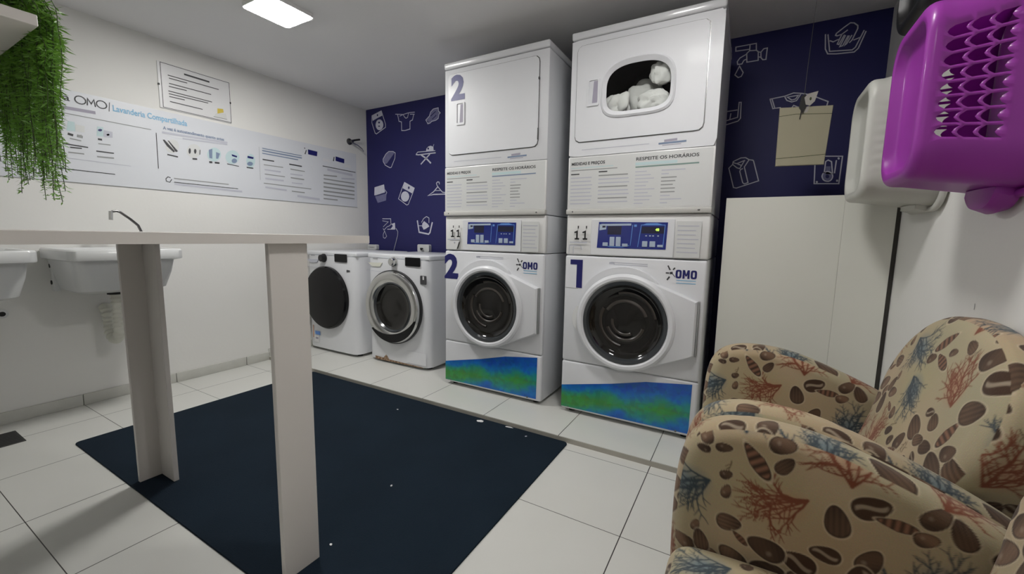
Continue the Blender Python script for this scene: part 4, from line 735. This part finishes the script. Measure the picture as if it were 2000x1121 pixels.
g.ribbon([(-1.166, 1.610), (-1.163, 1.645), (-1.150, 1.620), (-1.138, 1.645), (-1.134, 1.610)], .005, hf, .0013)
g.build('print', mats, pn, smooth=False)
def wtext(s, size, y, z, m, parent, bold=0, width=None, label=None, align='LEFT'):
    g = G(); g.text(s, size, lambda u, v, h: Vector((.003+h, y+u, z+v)), .0013, 0, bold=bold, width=width, align=align)
    return g.build('lettering', m, parent, label, smooth=False)
wtext('Conecte a', .050, -1.232, 1.611, 'text', pn, .0004, .26, 'dark handwritten style heading', 'RIGHT')
wtext('Lavanderia Compartilhada', .046, -1.062, 1.607, 'sky', pn, .0008, .355, 'light blue heading')
g = G(); g.ribbon([(-1.079, 1.600), (-1.074, 1.648)], .003, pf, .0013); g.build('divider', 'text', pn, smooth=False)
wtext('A vez é autoatendimento quanto antes', .026, -.836, 1.560, 'bluep', pn, .0007, .34, 'small bold subheading')
for yo, zo, wo in ((.262, 1.550, .070), (.478, 1.533, .060)):
    g = G(); omo(g, yo, zo, wo, .026, hf, .0016, 0); g.build('lettering', 'notice', pn, 'white logo letters on navy', smooth=False)
t = thing('notice_board', 'laminated white notice with black frame line and yellow mark above the information panel', 'notice', (XL, 0, 0))
g = G(); g.box(0, .006, -.842, -.441, 1.686, 1.957, r=.002, seg=1); b = g.build('sheet', 'notice', t)
g = G(); pf2 = lambda u, v, h: Vector((.006+h, u, v))
g.ribbon([(-.826, 1.692), (-.444, 1.692), (-.444, 1.952), (-.826, 1.952), (-.826, 1.692)], .003, pf2, .0008, 0)
for a, w, k in NOTICE_LINES: g.ribbon(a, w, pf2, .001, pm[k])
for p, k in NOTICE_FILLS: g.fill(p, pf2, .0012 if k == 'y' else .0007, pm[k])
g.build('print', mats, b, smooth=False)
for y, z in ((-.443, 1.822), (-.840, 1.822)):
    g = G(); g.box(0, .009, y-.004, y+.004, z-.006, z+.006, r=.001, seg=1); g.build('clip', 'black', t)
t = thing('wall_valve', 'small chrome wall tap with a black lever high in the corner beside the blue wall', 'tap', (XL, .535, 1.765))
g = G(); g.lathe([(.028, 0), (.028, .006), (.012, .012), (.012, .05)], lambda u, v, h: Vector((h, u, v)), 20, cap1=True); g.build('body', 'steel', t)
g = G(); g.tube([(.035, .0, .005), (.045, .04, .018), (.050, .075, .028)], .008, 8); g.build('lever', 'black', t)
g = G(); g.tube([(.04, .0, -.012), (.05, .05, -.026), (.05, .10, -.05), (.05, .115, -.07)], .005, 8); g.build('spout', 'chrome', t)

# ---------------------------------------------------------------- shelf with hanging fern
SX, SY = -1.0, -1.621
t = thing('wall_shelf', 'white shelf board with a fern trailing over it at the top left', 'shelf', (SX, SY, 1.523))
g = G(); g.box(-1.0, 0, YF-SY+.001, 0, 0, .031, r=.0015, seg=1); g.build('board', 'table', t)
g = G(); g.box(-.9, -.88, YF-SY+.001, -.12, -.06, 0); g.build('bracket', 'table', t)
rnd = random.Random(4)
t = thing('hanging_fern', 'green fern with long feathery fronds trailing from the shelf', 'plant', (SX-.24, SY-.09, 1.554))
g = G(); g.lathe([(.055, 0), (.075, .13), (.070, .13), (.065, .115), (.001, .115)], up, 28, cap0=True, cap1=True); g.build('pot', 'pot', t)
g = G(); gs = G()
o = Vector((SX-.24, SY-.09, 1.554))
for k in range(170):
    yy_ = SY+.012+.085*rnd.random()**1.5; lim = .835-3.917*(yy_+2.042)          # fronds thin out towards the free end of the shelf
    cl = rnd.choice((.03, .08, .13, .20, .25, .31, .38, .47, .56, .64)); wx = max(-1.9, min(SX-.01, lim)-.03-cl+rnd.gauss(0, .022))
    rel = (min(SX, lim)-wx)/.66
    zl = (1.16 if rel < .10 else 1.02+.12*rnd.random() if rel < .6 else 1.12)+.20*rnd.random()
    if rnd.random() < .5: zl += rnd.uniform(.05, .34)
    s0 = Vector((SX-.24+(wx-SX+.24)*.6, SY+rnd.uniform(-.10, 0), 1.554+rnd.uniform(.05, .15))); s0.x = min(s0.x, SX-.03)
    mid = Vector((wx, yy_, 1.56+rnd.uniform(-.02, .05)))
    n = 34; pts = []; ph = rnd.uniform(0, 6); am = rnd.uniform(.006, .030)
    end = Vector((wx+rnd.uniform(-.06, .005), yy_+rnd.uniform(-.015, .006), zl))
    for i in range(n+1):
        u = i/n
        if u < .25: p = s0.lerp(mid, u/.25); p.z += .05*math.sin(PI*u/.25)
        else: q = (u-.25)/.75; p = mid.lerp(end, q); p.x += am*math.sin(q*7+ph)
        pts.append(p-o)
    gs.tube(pts, .0011, 4)
    for i in range(2, n+1):
        for s in range(6):
            a = rnd.uniform(0, 2*PI); ln = rnd.uniform(.008, .032)*(1.1 if i < n*.8 else .75); w = rnd.uniform(.0014, .0028)
            p = pts[i]+(pts[i-1]-pts[i])*rnd.random()
            d = Vector((math.cos(a), math.sin(a), rnd.uniform(-1.1, .35))).normalized(); sd = d.cross(Vector((rnd.uniform(-1, 1), rnd.uniform(-1, 1), rnd.uniform(-1, 1)))).normalized()
            vs = [g.bm.verts.new(p), g.bm.verts.new(p+d*ln*.5+sd*w), g.bm.verts.new(p+d*ln), g.bm.verts.new(p+d*ln*.5-sd*w)]
            g.bm.faces.new(vs)
g.build('foliage', 'leaf', t, smooth=False, recalc=False); gs.build('stems', 'stem', t)

# ---------------------------------------------------------------- white board beside the machines
t = thing('cover_board', 'tall white laminated board standing between the machines and the right wall', 'board', (.73, .20, PL))
H = 1.146-PL
g = G(); g.box(.002, .452, 0, .018, 0, H, r=.001, seg=1); g.build('panel', 'board', t)
g = G(); g.box(.4525, .6225, 0, .018, 0, H-.004, r=.001, seg=1); p = g.build('panel', 'board', t)
g = G(); g.box(.6228, .636, .002, .02, 0, H-.035); g.build('gap_strip', 'edge', p, 'dark strip for the shaded gap to the wall')  # dark strip stands in for the shaded gap beside the wall
g = G(); g.box(.02, .04, .018, .30, 0, H-.05); g.build('brace', 'edge', t)

# ---------------------------------------------------------------- hanging paper bag
t = thing('paper_bag', 'flat beige paper bag hanging from a clip in front of the blue wall', 'paper bag', (1.005, .20, 1.40))
q = [(-.088, -.119), (.090, -.123), (.101, .120), (-.091, .134)]
g = G(); f3 = lambda u, v, h: Vector((u, -h, v)); g.prism(q, f3, -.004, .004, ch=.0025); b = g.build('body', 'kraft', t)
g = G(); g.ribbon([(-.089, .096), (-.03, .099), (.099, .086)], .0022, f3, .0046); g.build('crease', 'stem', b, smooth=False)
g = G(); g.ribbon([(-.088, -.086), (.02, -.083), (.092, -.080)], .0022, f3, .0046); g.build('crease', 'stem', b, smooth=False)
g = G(); g.prism([(-.005, .100), (.012, .102), (.020, .128), (.0, .124)], f3, .003, .0055); g.build('tab', 'tag', b)
t = thing('hanging_clip', 'black bulldog clip with a grey card tag on a thin cord from the ceiling', 'clip', (1.005, .20, 1.55))
g = G(); g.prism([(-.016, .018), (-.001, .028), (.006, -.022), (-.006, -.052), (-.012, -.038), (-.020, -.026)], f3, .004, .012); g.tube([(-.010, -.008, -.04), (-.014, -.008, -.075)], .0016, 6); g.build('jaw', 'black', t)
g = G(); g.prism([(-.004, .012), (.008, .026), (.043, .032), (.034, -.008), (.018, -.024), (.003, -.018)], f3, .012, .0145); tg = g.build('tag', 'tag', t)
g = G(); g.ball((.018, -.0148, .004), .004, .001, .007, 10); g.build('hole', 'stem', tg)
g = G(); g.tube([(-.004, .0, .02), (-.003, .0, .10), (.010, .0, .532)], .0010, 6); g.build('cord', 'steel', t)

# ---------------------------------------------------------------- laundry baskets on the right wall
def basket(c, m, label, hy=.154, hz=.215, depth=.213, holes=True, first=0, lip=.034):
    """base faces the room, the open rim is against the wall; local x runs from base to wall"""
    t = thing('laundry_basket', label, 'basket', c, 'laundry baskets hung on the right wall')
    def ring(a, b, x, r, k=8, nst=40):
        # straight runs are divided so that rows of slots can be cut in them
        q = []; cs = ((a-r, b-r, 0), (-a+r, b-r, 90), (-a+r, -b+r, 180), (a-r, -b+r, 270))
        for ci, (cy_, cz_, an) in enumerate(cs):
            for i in range(k+1): q.append((cy_+r*math.cos(R(an+90*i/k)), cz_+r*math.sin(R(an+90*i/k))))
            nx = cs[(ci+1) % 4]; e = q[-1]; s_ = (nx[0]+r*math.cos(R(nx[2])), nx[1]+r*math.sin(R(nx[2])))
            for i in range(1, nst): q.append((e[0]+(s_[0]-e[0])*i/nst, e[1]+(s_[1]-e[1])*i/nst))
        return [Vector((x, u, v)) for u, v in q]
    def at(u):  # outline at fraction u of the depth
        return hy*(.93+.13*u), hz*(.93+.13*u), .082
    g = G(); rs = []
    # recessed base, rounded bottom edge, then flaring sides
    for f, x, r in ((.30, .030, .03), (.66, .028, .05), (.74, .022, .058), (.775, .004, .062), (.79, .0005, .064), (.84, .0, .068)): rs.append(ring(hy*f, hz*f, x, r))
    for k in range(1, 6):
        a = PI/2*k/5; rs.append(ring(hy*(.84+.09*math.sin(a)), hz*(.84+.09*math.sin(a)), .022*(1-math.cos(a)), .068))
    us = [.10] + [.14+.17*c_+d_ for c_ in range(3) for d_ in (0, .035, .07, .11, .148)] + [.65, .72, .8, .9, 1.0]
    for u in us: a, b, r = at(u); rs.append(ring(a, b, .022+(depth-.022)*u, r))
    nb = 10
    k, nst = 8, 40; blk = k+1+nst-1
    for ri in range(11, 26):                          # slot ends bow like fish scales
        for i, p in enumerate(rs[ri]):
            side, off = divmod(i, blk); s_ = off-k
            if side in (1, 3) and 0 <= s_ <= nst: p.x -= .012*math.sin(PI*min(1, (s_ % 5)/4))
    vv = [[g.bm.verts.new(p) for p in r] for r in rs]; n = len(rs[0]); g.bm.faces.new(vv[0][::-1])
    for ri, (a, b) in enumerate(zip(vv, vv[1:])):
        for i in range(n):
            side, off = divmod(i, blk); s_ = off-k
            hole = False
            if holes and 11 <= ri < 26 and 0 <= s_ < nst:
                col, cr = divmod(ri-11, 5); row, rr_ = divmod(s_, 5)
                # slot with a curved edge, slats between
                hole = side in (1, 3) and col >= first and rr_ != 4 and cr != 4
            if not hole: g.bm.faces.new((a[i], a[(i+1) % n], b[(i+1) % n], b[i]))
    bd = g.build('body', m, t, angle=50)
    md = bd.modifiers.new('solid', 'SOLIDIFY'); md.thickness = .003; md.offset = -1
    # rolled rim
    a, b, r = at(1.0); g = G(); rr2 = []
    for i in range(13):
        th = 2*PI*i/12; o_ = .009+.009*math.cos(th); rr2.append(ring(a+o_, b+o_, depth-.010+.009*math.sin(th), .082))
    g.rings(rr2, False, False); rim = g.build('rim', m, t)
    # grip lips in the middle of the top and bottom edge
    for s in (1, -1):
        g = G(); q = []
        for i in range(21):
            y = -.075+.15*i/20; e = 1-abs(y/.075)**3; d = lip*e
            q.append([Vector((depth-.060+.012*(1-e), y, s*(b-.006))), Vector((depth-.050, y, s*(b+.006+d))), Vector((depth-.025, y, s*(b+.014+d*1.1))), Vector((depth-.006, y, s*(b+.010+d))), Vector((depth-.004, y, s*(b-.004)))])
        g.rings(q); g.build('grip', m, t)
    return t
XB = XR-.216
basket((XB, -.592, 1.298), 'purple', 'bright purple plastic basket hung base outward on the right wall above the armchairs')
basket((XB, -.073, 1.297), 'basketwhite', 'off-white plastic basket hung behind the purple one', first=1, lip=.004)
basket((1.200, -.320, 1.795), 'black', 'black basket hung above the others at the top photo edge', depth=.160)
t = thing('wall_mark', 'small dark scratch mark on the right wall above the armchair', 'mark', (0, 0, 0))
g = G(); g.ribbon([(-.508, .775), (-.508, .790)], .003, lambda u, v, h: Vector((XR-h, u, v)), .0008); g.build('scratch', 'grey', t, smooth=False)
# ================================================================ armchairs: printed fabric drawn once, then laid on the upholstery
TN, TS = 1000, .86                                    # samples and metres of one pattern repeat
def make_print():
    rnd = random.Random(21); px = TN/TS
    yy, xx = np.mgrid[0:TN, 0:TN].astype(np.float32)
    img = np.zeros((TN, TN, 3), np.float32); img[:] = (.405, .325, .205)
    def wrapd(cx, cy):
        dx = (xx-cx+TN/2) % TN-TN/2; dy = (yy-cy+TN/2) % TN-TN/2; return dx, dy
    def over(mask, col):
        mk = np.clip(mask, 0, 1)[..., None]; img[:] = img*(1-mk)+np.array(col, np.float32)*mk
    for _ in range(40):                              # soft watercolour washes
        dx, dy = wrapd(rnd.uniform(0, TN), rnd.uniform(0, TN)); s = rnd.uniform(30, 130)
        over(np.exp(-(dx**2+dy**2*rnd.uniform(.4, 2))/(2*s*s))*.6, rnd.choice([(.36,.33,.22), (.49,.40,.24), (.46,.30,.20), (.40,.36,.20), (.53,.40,.27), (.38,.36,.24), (.56,.46,.31), (.48,.33,.22)]))
    def seg(x0, y0, x1, y1, w0, w1, col, al=1.0):
        cx, cy = (x0+x1)/2, (y0+y1)/2; L = math.hypot(x1-x0, y1-y0)+1e-6; ext = int(L/2+max(w0, w1)+4)
        ix = np.arange(int(cx)-ext, int(cx)+ext+1); iy = np.arange(int(cy)-ext, int(cy)+ext+1)
        X, Y = np.meshgrid(ix, iy); ux, uy = (x1-x0)/L, (y1-y0)/L
        t = np.clip(((X-x0)*ux+(Y-y0)*uy)/L, 0, 1); d = np.hypot(X-x0-t*L*ux, Y-y0-t*L*uy); w = w0+(w1-w0)*t
        mk = (np.clip(w-d+.5, 0, 1)*al)[..., None]; A = np.ix_(iy % TN, ix % TN); img[A] = img[A]*(1-mk)+np.array(col, np.float32)*mk
    def coral(x, y, a, ln, w, depth, col, spread):
        nseg = 3; px_, py_ = x, y
        for i in range(nseg):
            a += rnd.uniform(-.22, .22); nx, ny = px_+math.cos(a)*ln/nseg, py_+math.sin(a)*ln/nseg
            seg(px_, py_, nx, ny, w*(1-.15*i), w*(1-.15*(i+1)), col); px_, py_ = nx, ny
            if depth > 0 and i >= 0:
                coral(px_, py_, a+rnd.choice([-1, 1])*spread*rnd.uniform(.7, 1.3), ln*rnd.uniform(.5, .7), w*.68, depth-1, col, spread)
        if depth > 0: coral(px_, py_, a+rnd.uniform(-.25, .25), ln*.62, w*.7, depth-1, col, spread)
    def wash(x, y, a, L, col, al):
        cx, cy = x+math.cos(a)*L*.6, y+math.sin(a)*L*.6; dx, dy = wrapd(cx, cy)
        u = dx*math.cos(a)+dy*math.sin(a); v = -dx*math.sin(a)+dy*math.cos(a)
        over(np.clip(1.15-np.sqrt((u/(L*.62))**2+(v/(L*.45))**2), 0, 1)*al*1.5, col)
    def shell(x, y, a, L, Wd, kind):
        dx, dy = wrapd(x, y); u = (dx*math.cos(a)+dy*math.sin(a))/L; v = (-dx*math.sin(a)+dy*math.cos(a))/Wd
        pw = 2.0 if kind != 'cone' else 1.25
        e = np.abs(u)**pw+np.abs(v*(1+.25*u))**2
        over(np.clip((1.22-e)*L*.35, 0, 1)*.6, (.60,.50,.36)); over(np.clip((1.0-e)*L*.5, 0, 1), (.050,.030,.020))
        dk = rnd.uniform(.30, 1.1); c1 = (.20*dk, .12*dk, .075*dk)
        if kind == 'scallop': over(np.clip((.82-e)*L*.4, 0, 1)*(.45+.25*np.cos(v*14+u*3)+.25*np.cos(u*2+1)), c1)
        elif kind == 'olive': over(np.clip((.8-e)*L*.4, 0, 1)*np.clip(.5+.5*np.cos(u*1.7+v*1.3-.6)+.12*np.cos(u*22+v*9), 0, 1), c1); over(np.clip((.10-((u+.25)**2*3+(v-.3)**2))*9, 0, 1)*.35, (.50,.41,.31))
        elif kind == 'cowrie': over(np.clip((.85-e)*L*.4, 0, 1), (.06,.032,.018)); over(np.clip((.06-(v+.25*np.sin(u*3))**2)*22, 0, 1)*np.clip((.7-e)*6, 0, 1)*.55, (.52,.43,.32))
        else: over(np.clip((.84-e)*L*.4, 0, 1)*(.5+.5*np.cos(u*16)), (.26,.13,.08))
    m = px
    taken = []
    def place(rad, tries=300):
        for _ in range(tries):
            x, y = rnd.uniform(0, TN), rnd.uniform(0, TN)
            if all(math.hypot((x-a+TN/2) % TN-TN/2, (y-b+TN/2) % TN-TN/2) > rad+c for a, b, c in taken):
                taken.append((x, y, rad)); return x, y
        return None
    for col, wc, n in (((.045,.062,.075), (.17,.21,.22), 8), ((.20,.062,.032), (.47,.25,.15), 8)):
        for k in range(n):
            p = place(.068*m)
            if not p: continue
            a = rnd.choice([PI/2, PI/2, PI*.35, PI*.7, 0.1, PI*1.1])+rnd.uniform(-.3, .3)
            x, y = p[0]-math.cos(a)*.055*m, p[1]-math.sin(a)*.055*m
            wash(x, y, a, .085*m, wc, .75 if col[0] < .1 else .45)
            for s in (-.62, -.22, .30, .66): coral(x, y, a+s, .056*m*rnd.uniform(.8, 1.2), .0026*m, 2, col, .72)
            coral(x, y, a+.05, .064*m, .0030*m, 3, col, .62)
    for k in range(150):
        r = rnd.uniform(.014, .038); p = place(r*.70*m, 200)
        if not p: continue
        kind = rnd.choice(['scallop', 'scallop', 'olive', 'olive', 'olive', 'cowrie', 'cone'])
        shell(p[0], p[1], rnd.uniform(0, PI), r*m*(1.15 if kind == 'cone' else .95), r*m*(.42 if kind == 'cone' else rnd.uniform(.55, .75)), kind)
    for k in range(26):                              # small pencil twigs
        p = place(.012*m, 60)
        if p: coral(p[0], p[1], rnd.uniform(0, 2*PI), .020*m, .0011*m, 1, (.10,.065,.035), .8)
    for ax in (0, 1): img[:] = (np.roll(img, 1, ax)+2*img+np.roll(img, -1, ax))/4
    return np.clip(img, 0, 1)
PRINT = make_print()
def sample(u, v):
    x = (u/TS*TN) % TN; y = (v/TS*TN) % TN; x0 = x.astype(int) % TN; y0 = y.astype(int) % TN; fx = (x-np.floor(x))[:, None]; fy = (y-np.floor(y))[:, None]
    x1 = (x0+1) % TN; y1 = (y0+1) % TN
    return (PRINT[y0, x0]*(1-fx)+PRINT[y0, x1]*fx)*(1-fy)+(PRINT[y1, x0]*(1-fx)+PRINT[y1, x1]*fx)*fy

STEP = .0027
def resample(poly, step):
    P = np.array(poly+[poly[0]], float); d = np.r_[0, np.cumsum(np.hypot(*np.diff(P, axis=0).T))]
    n = int(d[-1]/step); t = np.linspace(0, d[-1], n, endpoint=False)
    return np.c_[np.interp(t, d, P[:, 0]), np.interp(t, d, P[:, 1])]
def smooth_poly(poly, it=2):
    for _ in range(it):
        q = []
        for a, b in zip(poly, poly[1:]+poly[:1]): q += [(a[0]*.75+b[0]*.25, a[1]*.75+b[1]*.25), (a[0]*.25+b[0]*.75, a[1]*.25+b[1]*.75)]
        poly = q
    return poly
def slab(name, poly, w, r, place_fn, parent, puff=.0, offs=(0, 0), cen=None, step=None, off2=None):
    """cushion: outline poly, thickness w with edge radius r, gently puffed faces; print laid on by face direction"""
    step = step or STEP; P = resample(poly, step); n = len(P)
    for _ in range(6): P = (np.roll(P, 1, 0)+2*P+np.roll(P, -1, 0))/4
    nx = np.roll(P, -1, 0)-np.roll(P, 1, 0); nr = np.c_[nx[:, 1], -nx[:, 0]]; nr /= np.linalg.norm(nr, axis=1)[:, None]+1e-9
    area = np.sum(P[:, 0]*np.roll(P[:, 1], -1)-np.roll(P[:, 0], -1)*P[:, 1]); nr *= 1 if area > 0 else -1
    for _ in range(int(400*(.0027/step)**2)): nr = (np.roll(nr, 1, 0)+2*nr+np.roll(nr, -1, 0))/4
    nr /= np.linalg.norm(nr, axis=1)[:, None]
    cen = np.array(cen if cen is not None else P.mean(0)); Pin = P-nr*r; R0 = np.linalg.norm(Pin-cen, axis=1).max()
    rings, hs = [], []
    m = max(4, int(R0/step)); 
    def cap(s, sgn): return cen+(Pin-cen)*s, sgn*(w/2+puff*(1-s*s))
    for i in range(m):
        q, h = cap((i+.35)/m, -1); rings.append(q); hs.append(np.full(n, h))
    kr = max(4, int(r*1.57/step))
    for i in range(kr+1):
        a = PI/2*i/kr; rings.append(P-nr*r*(1-math.sin(a))); hs.append(np.full(n, -(w/2-r)-r*math.cos(a)))
    ks = max(1, int((w-2*r)/step))
    for i in range(1, ks): rings.append(P); hs.append(np.full(n, -(w/2-r)+(w-2*r)*i/ks))
    for i in range(kr+1):
        a = PI/2*i/kr; rings.append(P-nr*r*(1-math.cos(a))); hs.append(np.full(n, (w/2-r)+r*math.sin(a)))
    for i in range(m)[::-1]:
        q, h = cap((i+.35)/m, 1); rings.append(q); hs.append(np.full(n, h))
    Q = np.array(rings); Hh = np.array(hs); k = len(rings)
    V = place_fn(Q[..., 0].ravel(), Q[..., 1].ravel(), Hh.ravel())
    idx = np.arange(k*n).reshape(k, n); a = idx[:-1]; b = idx[1:]; aj = np.roll(a, -1, 1); bj = np.roll(b, -1, 1)
    F = np.stack([a, aj, bj, b], -1).reshape(-1, 4)
    me = bpy.data.meshes.new(name); nv, nf = len(V), len(F)
    caps = [list(idx[0][::-1]), list(idx[-1])]
    me.vertices.add(nv); me.vertices.foreach_set('co', V.astype(np.float32).ravel())
    loops = np.concatenate([F.ravel(), np.array(caps[0]), np.array(caps[1])]); me.loops.add(len(loops)); me.loops.foreach_set('vertex_index', loops.astype(np.int32))
    st = np.concatenate([np.arange(nf)*4, [nf*4, nf*4+n]]); me.polygons.add(nf+2)
    me.polygons.foreach_set('loop_start', st.astype(np.int32))
    me.update(calc_edges=True); me.validate()
    me.polygons.foreach_set('use_smooth', [True]*len(me.polygons))
    bm = bmesh.new(); bm.from_mesh(me); bmesh.ops.recalc_face_normals(bm, faces=bm.faces[:]); bm.to_mesh(me); bm.free()
    nrm = np.zeros(len(me.vertices)*3, np.float32); me.vertex_normals.foreach_get('vector', nrm); nrm = np.abs(nrm.reshape(-1, 3))
    co = np.zeros(len(me.vertices)*3, np.float32); me.vertices.foreach_get('co', co); co = co.reshape(-1, 3)
    c = np.zeros((len(co), 4), np.float32); c[:, 3] = 1
    ax = np.argmax(nrm*np.array([1.0, 1.0, 1.05]), axis=1)
    q2 = np.array([cen[0]]*2); tv = place_fn(q2, np.array([cen[1]]*2), np.array([-w/2, w/2])); ta = int(np.argmax(np.abs(tv[1]-tv[0])))
    if len(co) == k*n: ax = ax.reshape(k, n); ax[:m] = ta; ax[-m:] = ta; ax = ax.ravel()      # the two faces keep one direction
    for d, (i, j) in enumerate(((1, 2), (0, 2), (0, 1))):
        s_ = ax == d
        if s_.any(): c[s_, :3] = sample(co[s_, i]+offs[0]+.17*d, co[s_, j]+offs[1]+.11*d)
    at = me.color_attributes.new('print', 'FLOAT_COLOR', 'POINT'); at.data.foreach_set('color', c.ravel())
    me.materials.append(M['fabric']); o = bpy.data.objects.new(name, me); COL.objects.link(o); o.parent = parent; return o

AW = .625                                            # between arm centres
def armchair(loc, label):
    """faces -x; local origin on the floor under the middle of the front edge"""
    t = thing('armchair', label, 'armchair', loc, 'coral print armchairs against the right wall')
    # side profile of an arm, x from front to back, z from the floor
    arm = smooth_poly([(.022, .085), (.006, .20), (.003, .32), (.004, .44), (.016, .53), (.050, .582), (.105, .606), (.18, .612), (.27, .602), (.36, .572), (.46, .532), (.55, .488), (.610, .45), (.632, .40), (.632, .30), (.63, .085), (.32, .075)], 2)
    for s in (1, -1):
        slab('arm', arm, .096, .040, lambda u, v, h, s=s: np.c_[u, h+s*AW/2, v], t, puff=.003, offs=(.05+.19*(s > 0), .02+.23*(s > 0)), cen=(.30, .30))
    back = smooth_poly([(-.255, .26), (-.262, .46), (-.300, .54), (-.305, .62), (-.275, .70), (-.205, .765), (-.09, .802), (.09, .802), (.205, .765), (.275, .70), (.305, .62), (.300, .54), (.262, .46), (.255, .26), (0, .25)], 2)
    slab('backrest', back, .150, .050, lambda u, v, h: np.c_[.470+np.maximum(v-.45, -.2)*.30+(h+.075)*(1-.56*np.clip((v-.45)/.35, 0, 1)), u, v], t, puff=.012, offs=(.31, .12), cen=(0, .52))
    seat = smooth_poly([(.010, .20), (.004, .27), (.018, .315), (.06, .335), (.30, .338), (.46, .325), (.475, .30), (.475, .19), (.28, .18), (.03, .185)], 2)
    slab('seat_cushion', seat, AW-.101, .030, lambda u, v, h: np.c_[u, h, v+.012*np.cos(np.clip(h/.24, -1, 1)*PI/2)*(v > .31)], t, puff=.0, offs=(.02, .41), cen=(.25, .26))
    base = smooth_poly([(.016, .09), (.016, .178), (.62, .178), (.62, .09)], 1)
    slab('base', base, AW-.101, .015, lambda u, v, h: np.c_[u, h, v], t, offs=(.4, .4), cen=(.30, .135), step=.008)
    for x in (.05, .57):
        for y in (-.27, .27):
            g = G(); g.lathe([(.014, 0), (.022, .092)], lambda u, v, h: Vector((x+u, y+v, h)), 16, cap0=True, cap1=True); g.build('leg', 'leg', t)
    return t
a1 = armchair((.728, -.662, FL), 'armchair in coral and shell print nearest the machines, far one of the two')
dup(a1, (.728, -1.391, FL), 'near armchair in coral and shell print, cut off by the lower right photo corner')
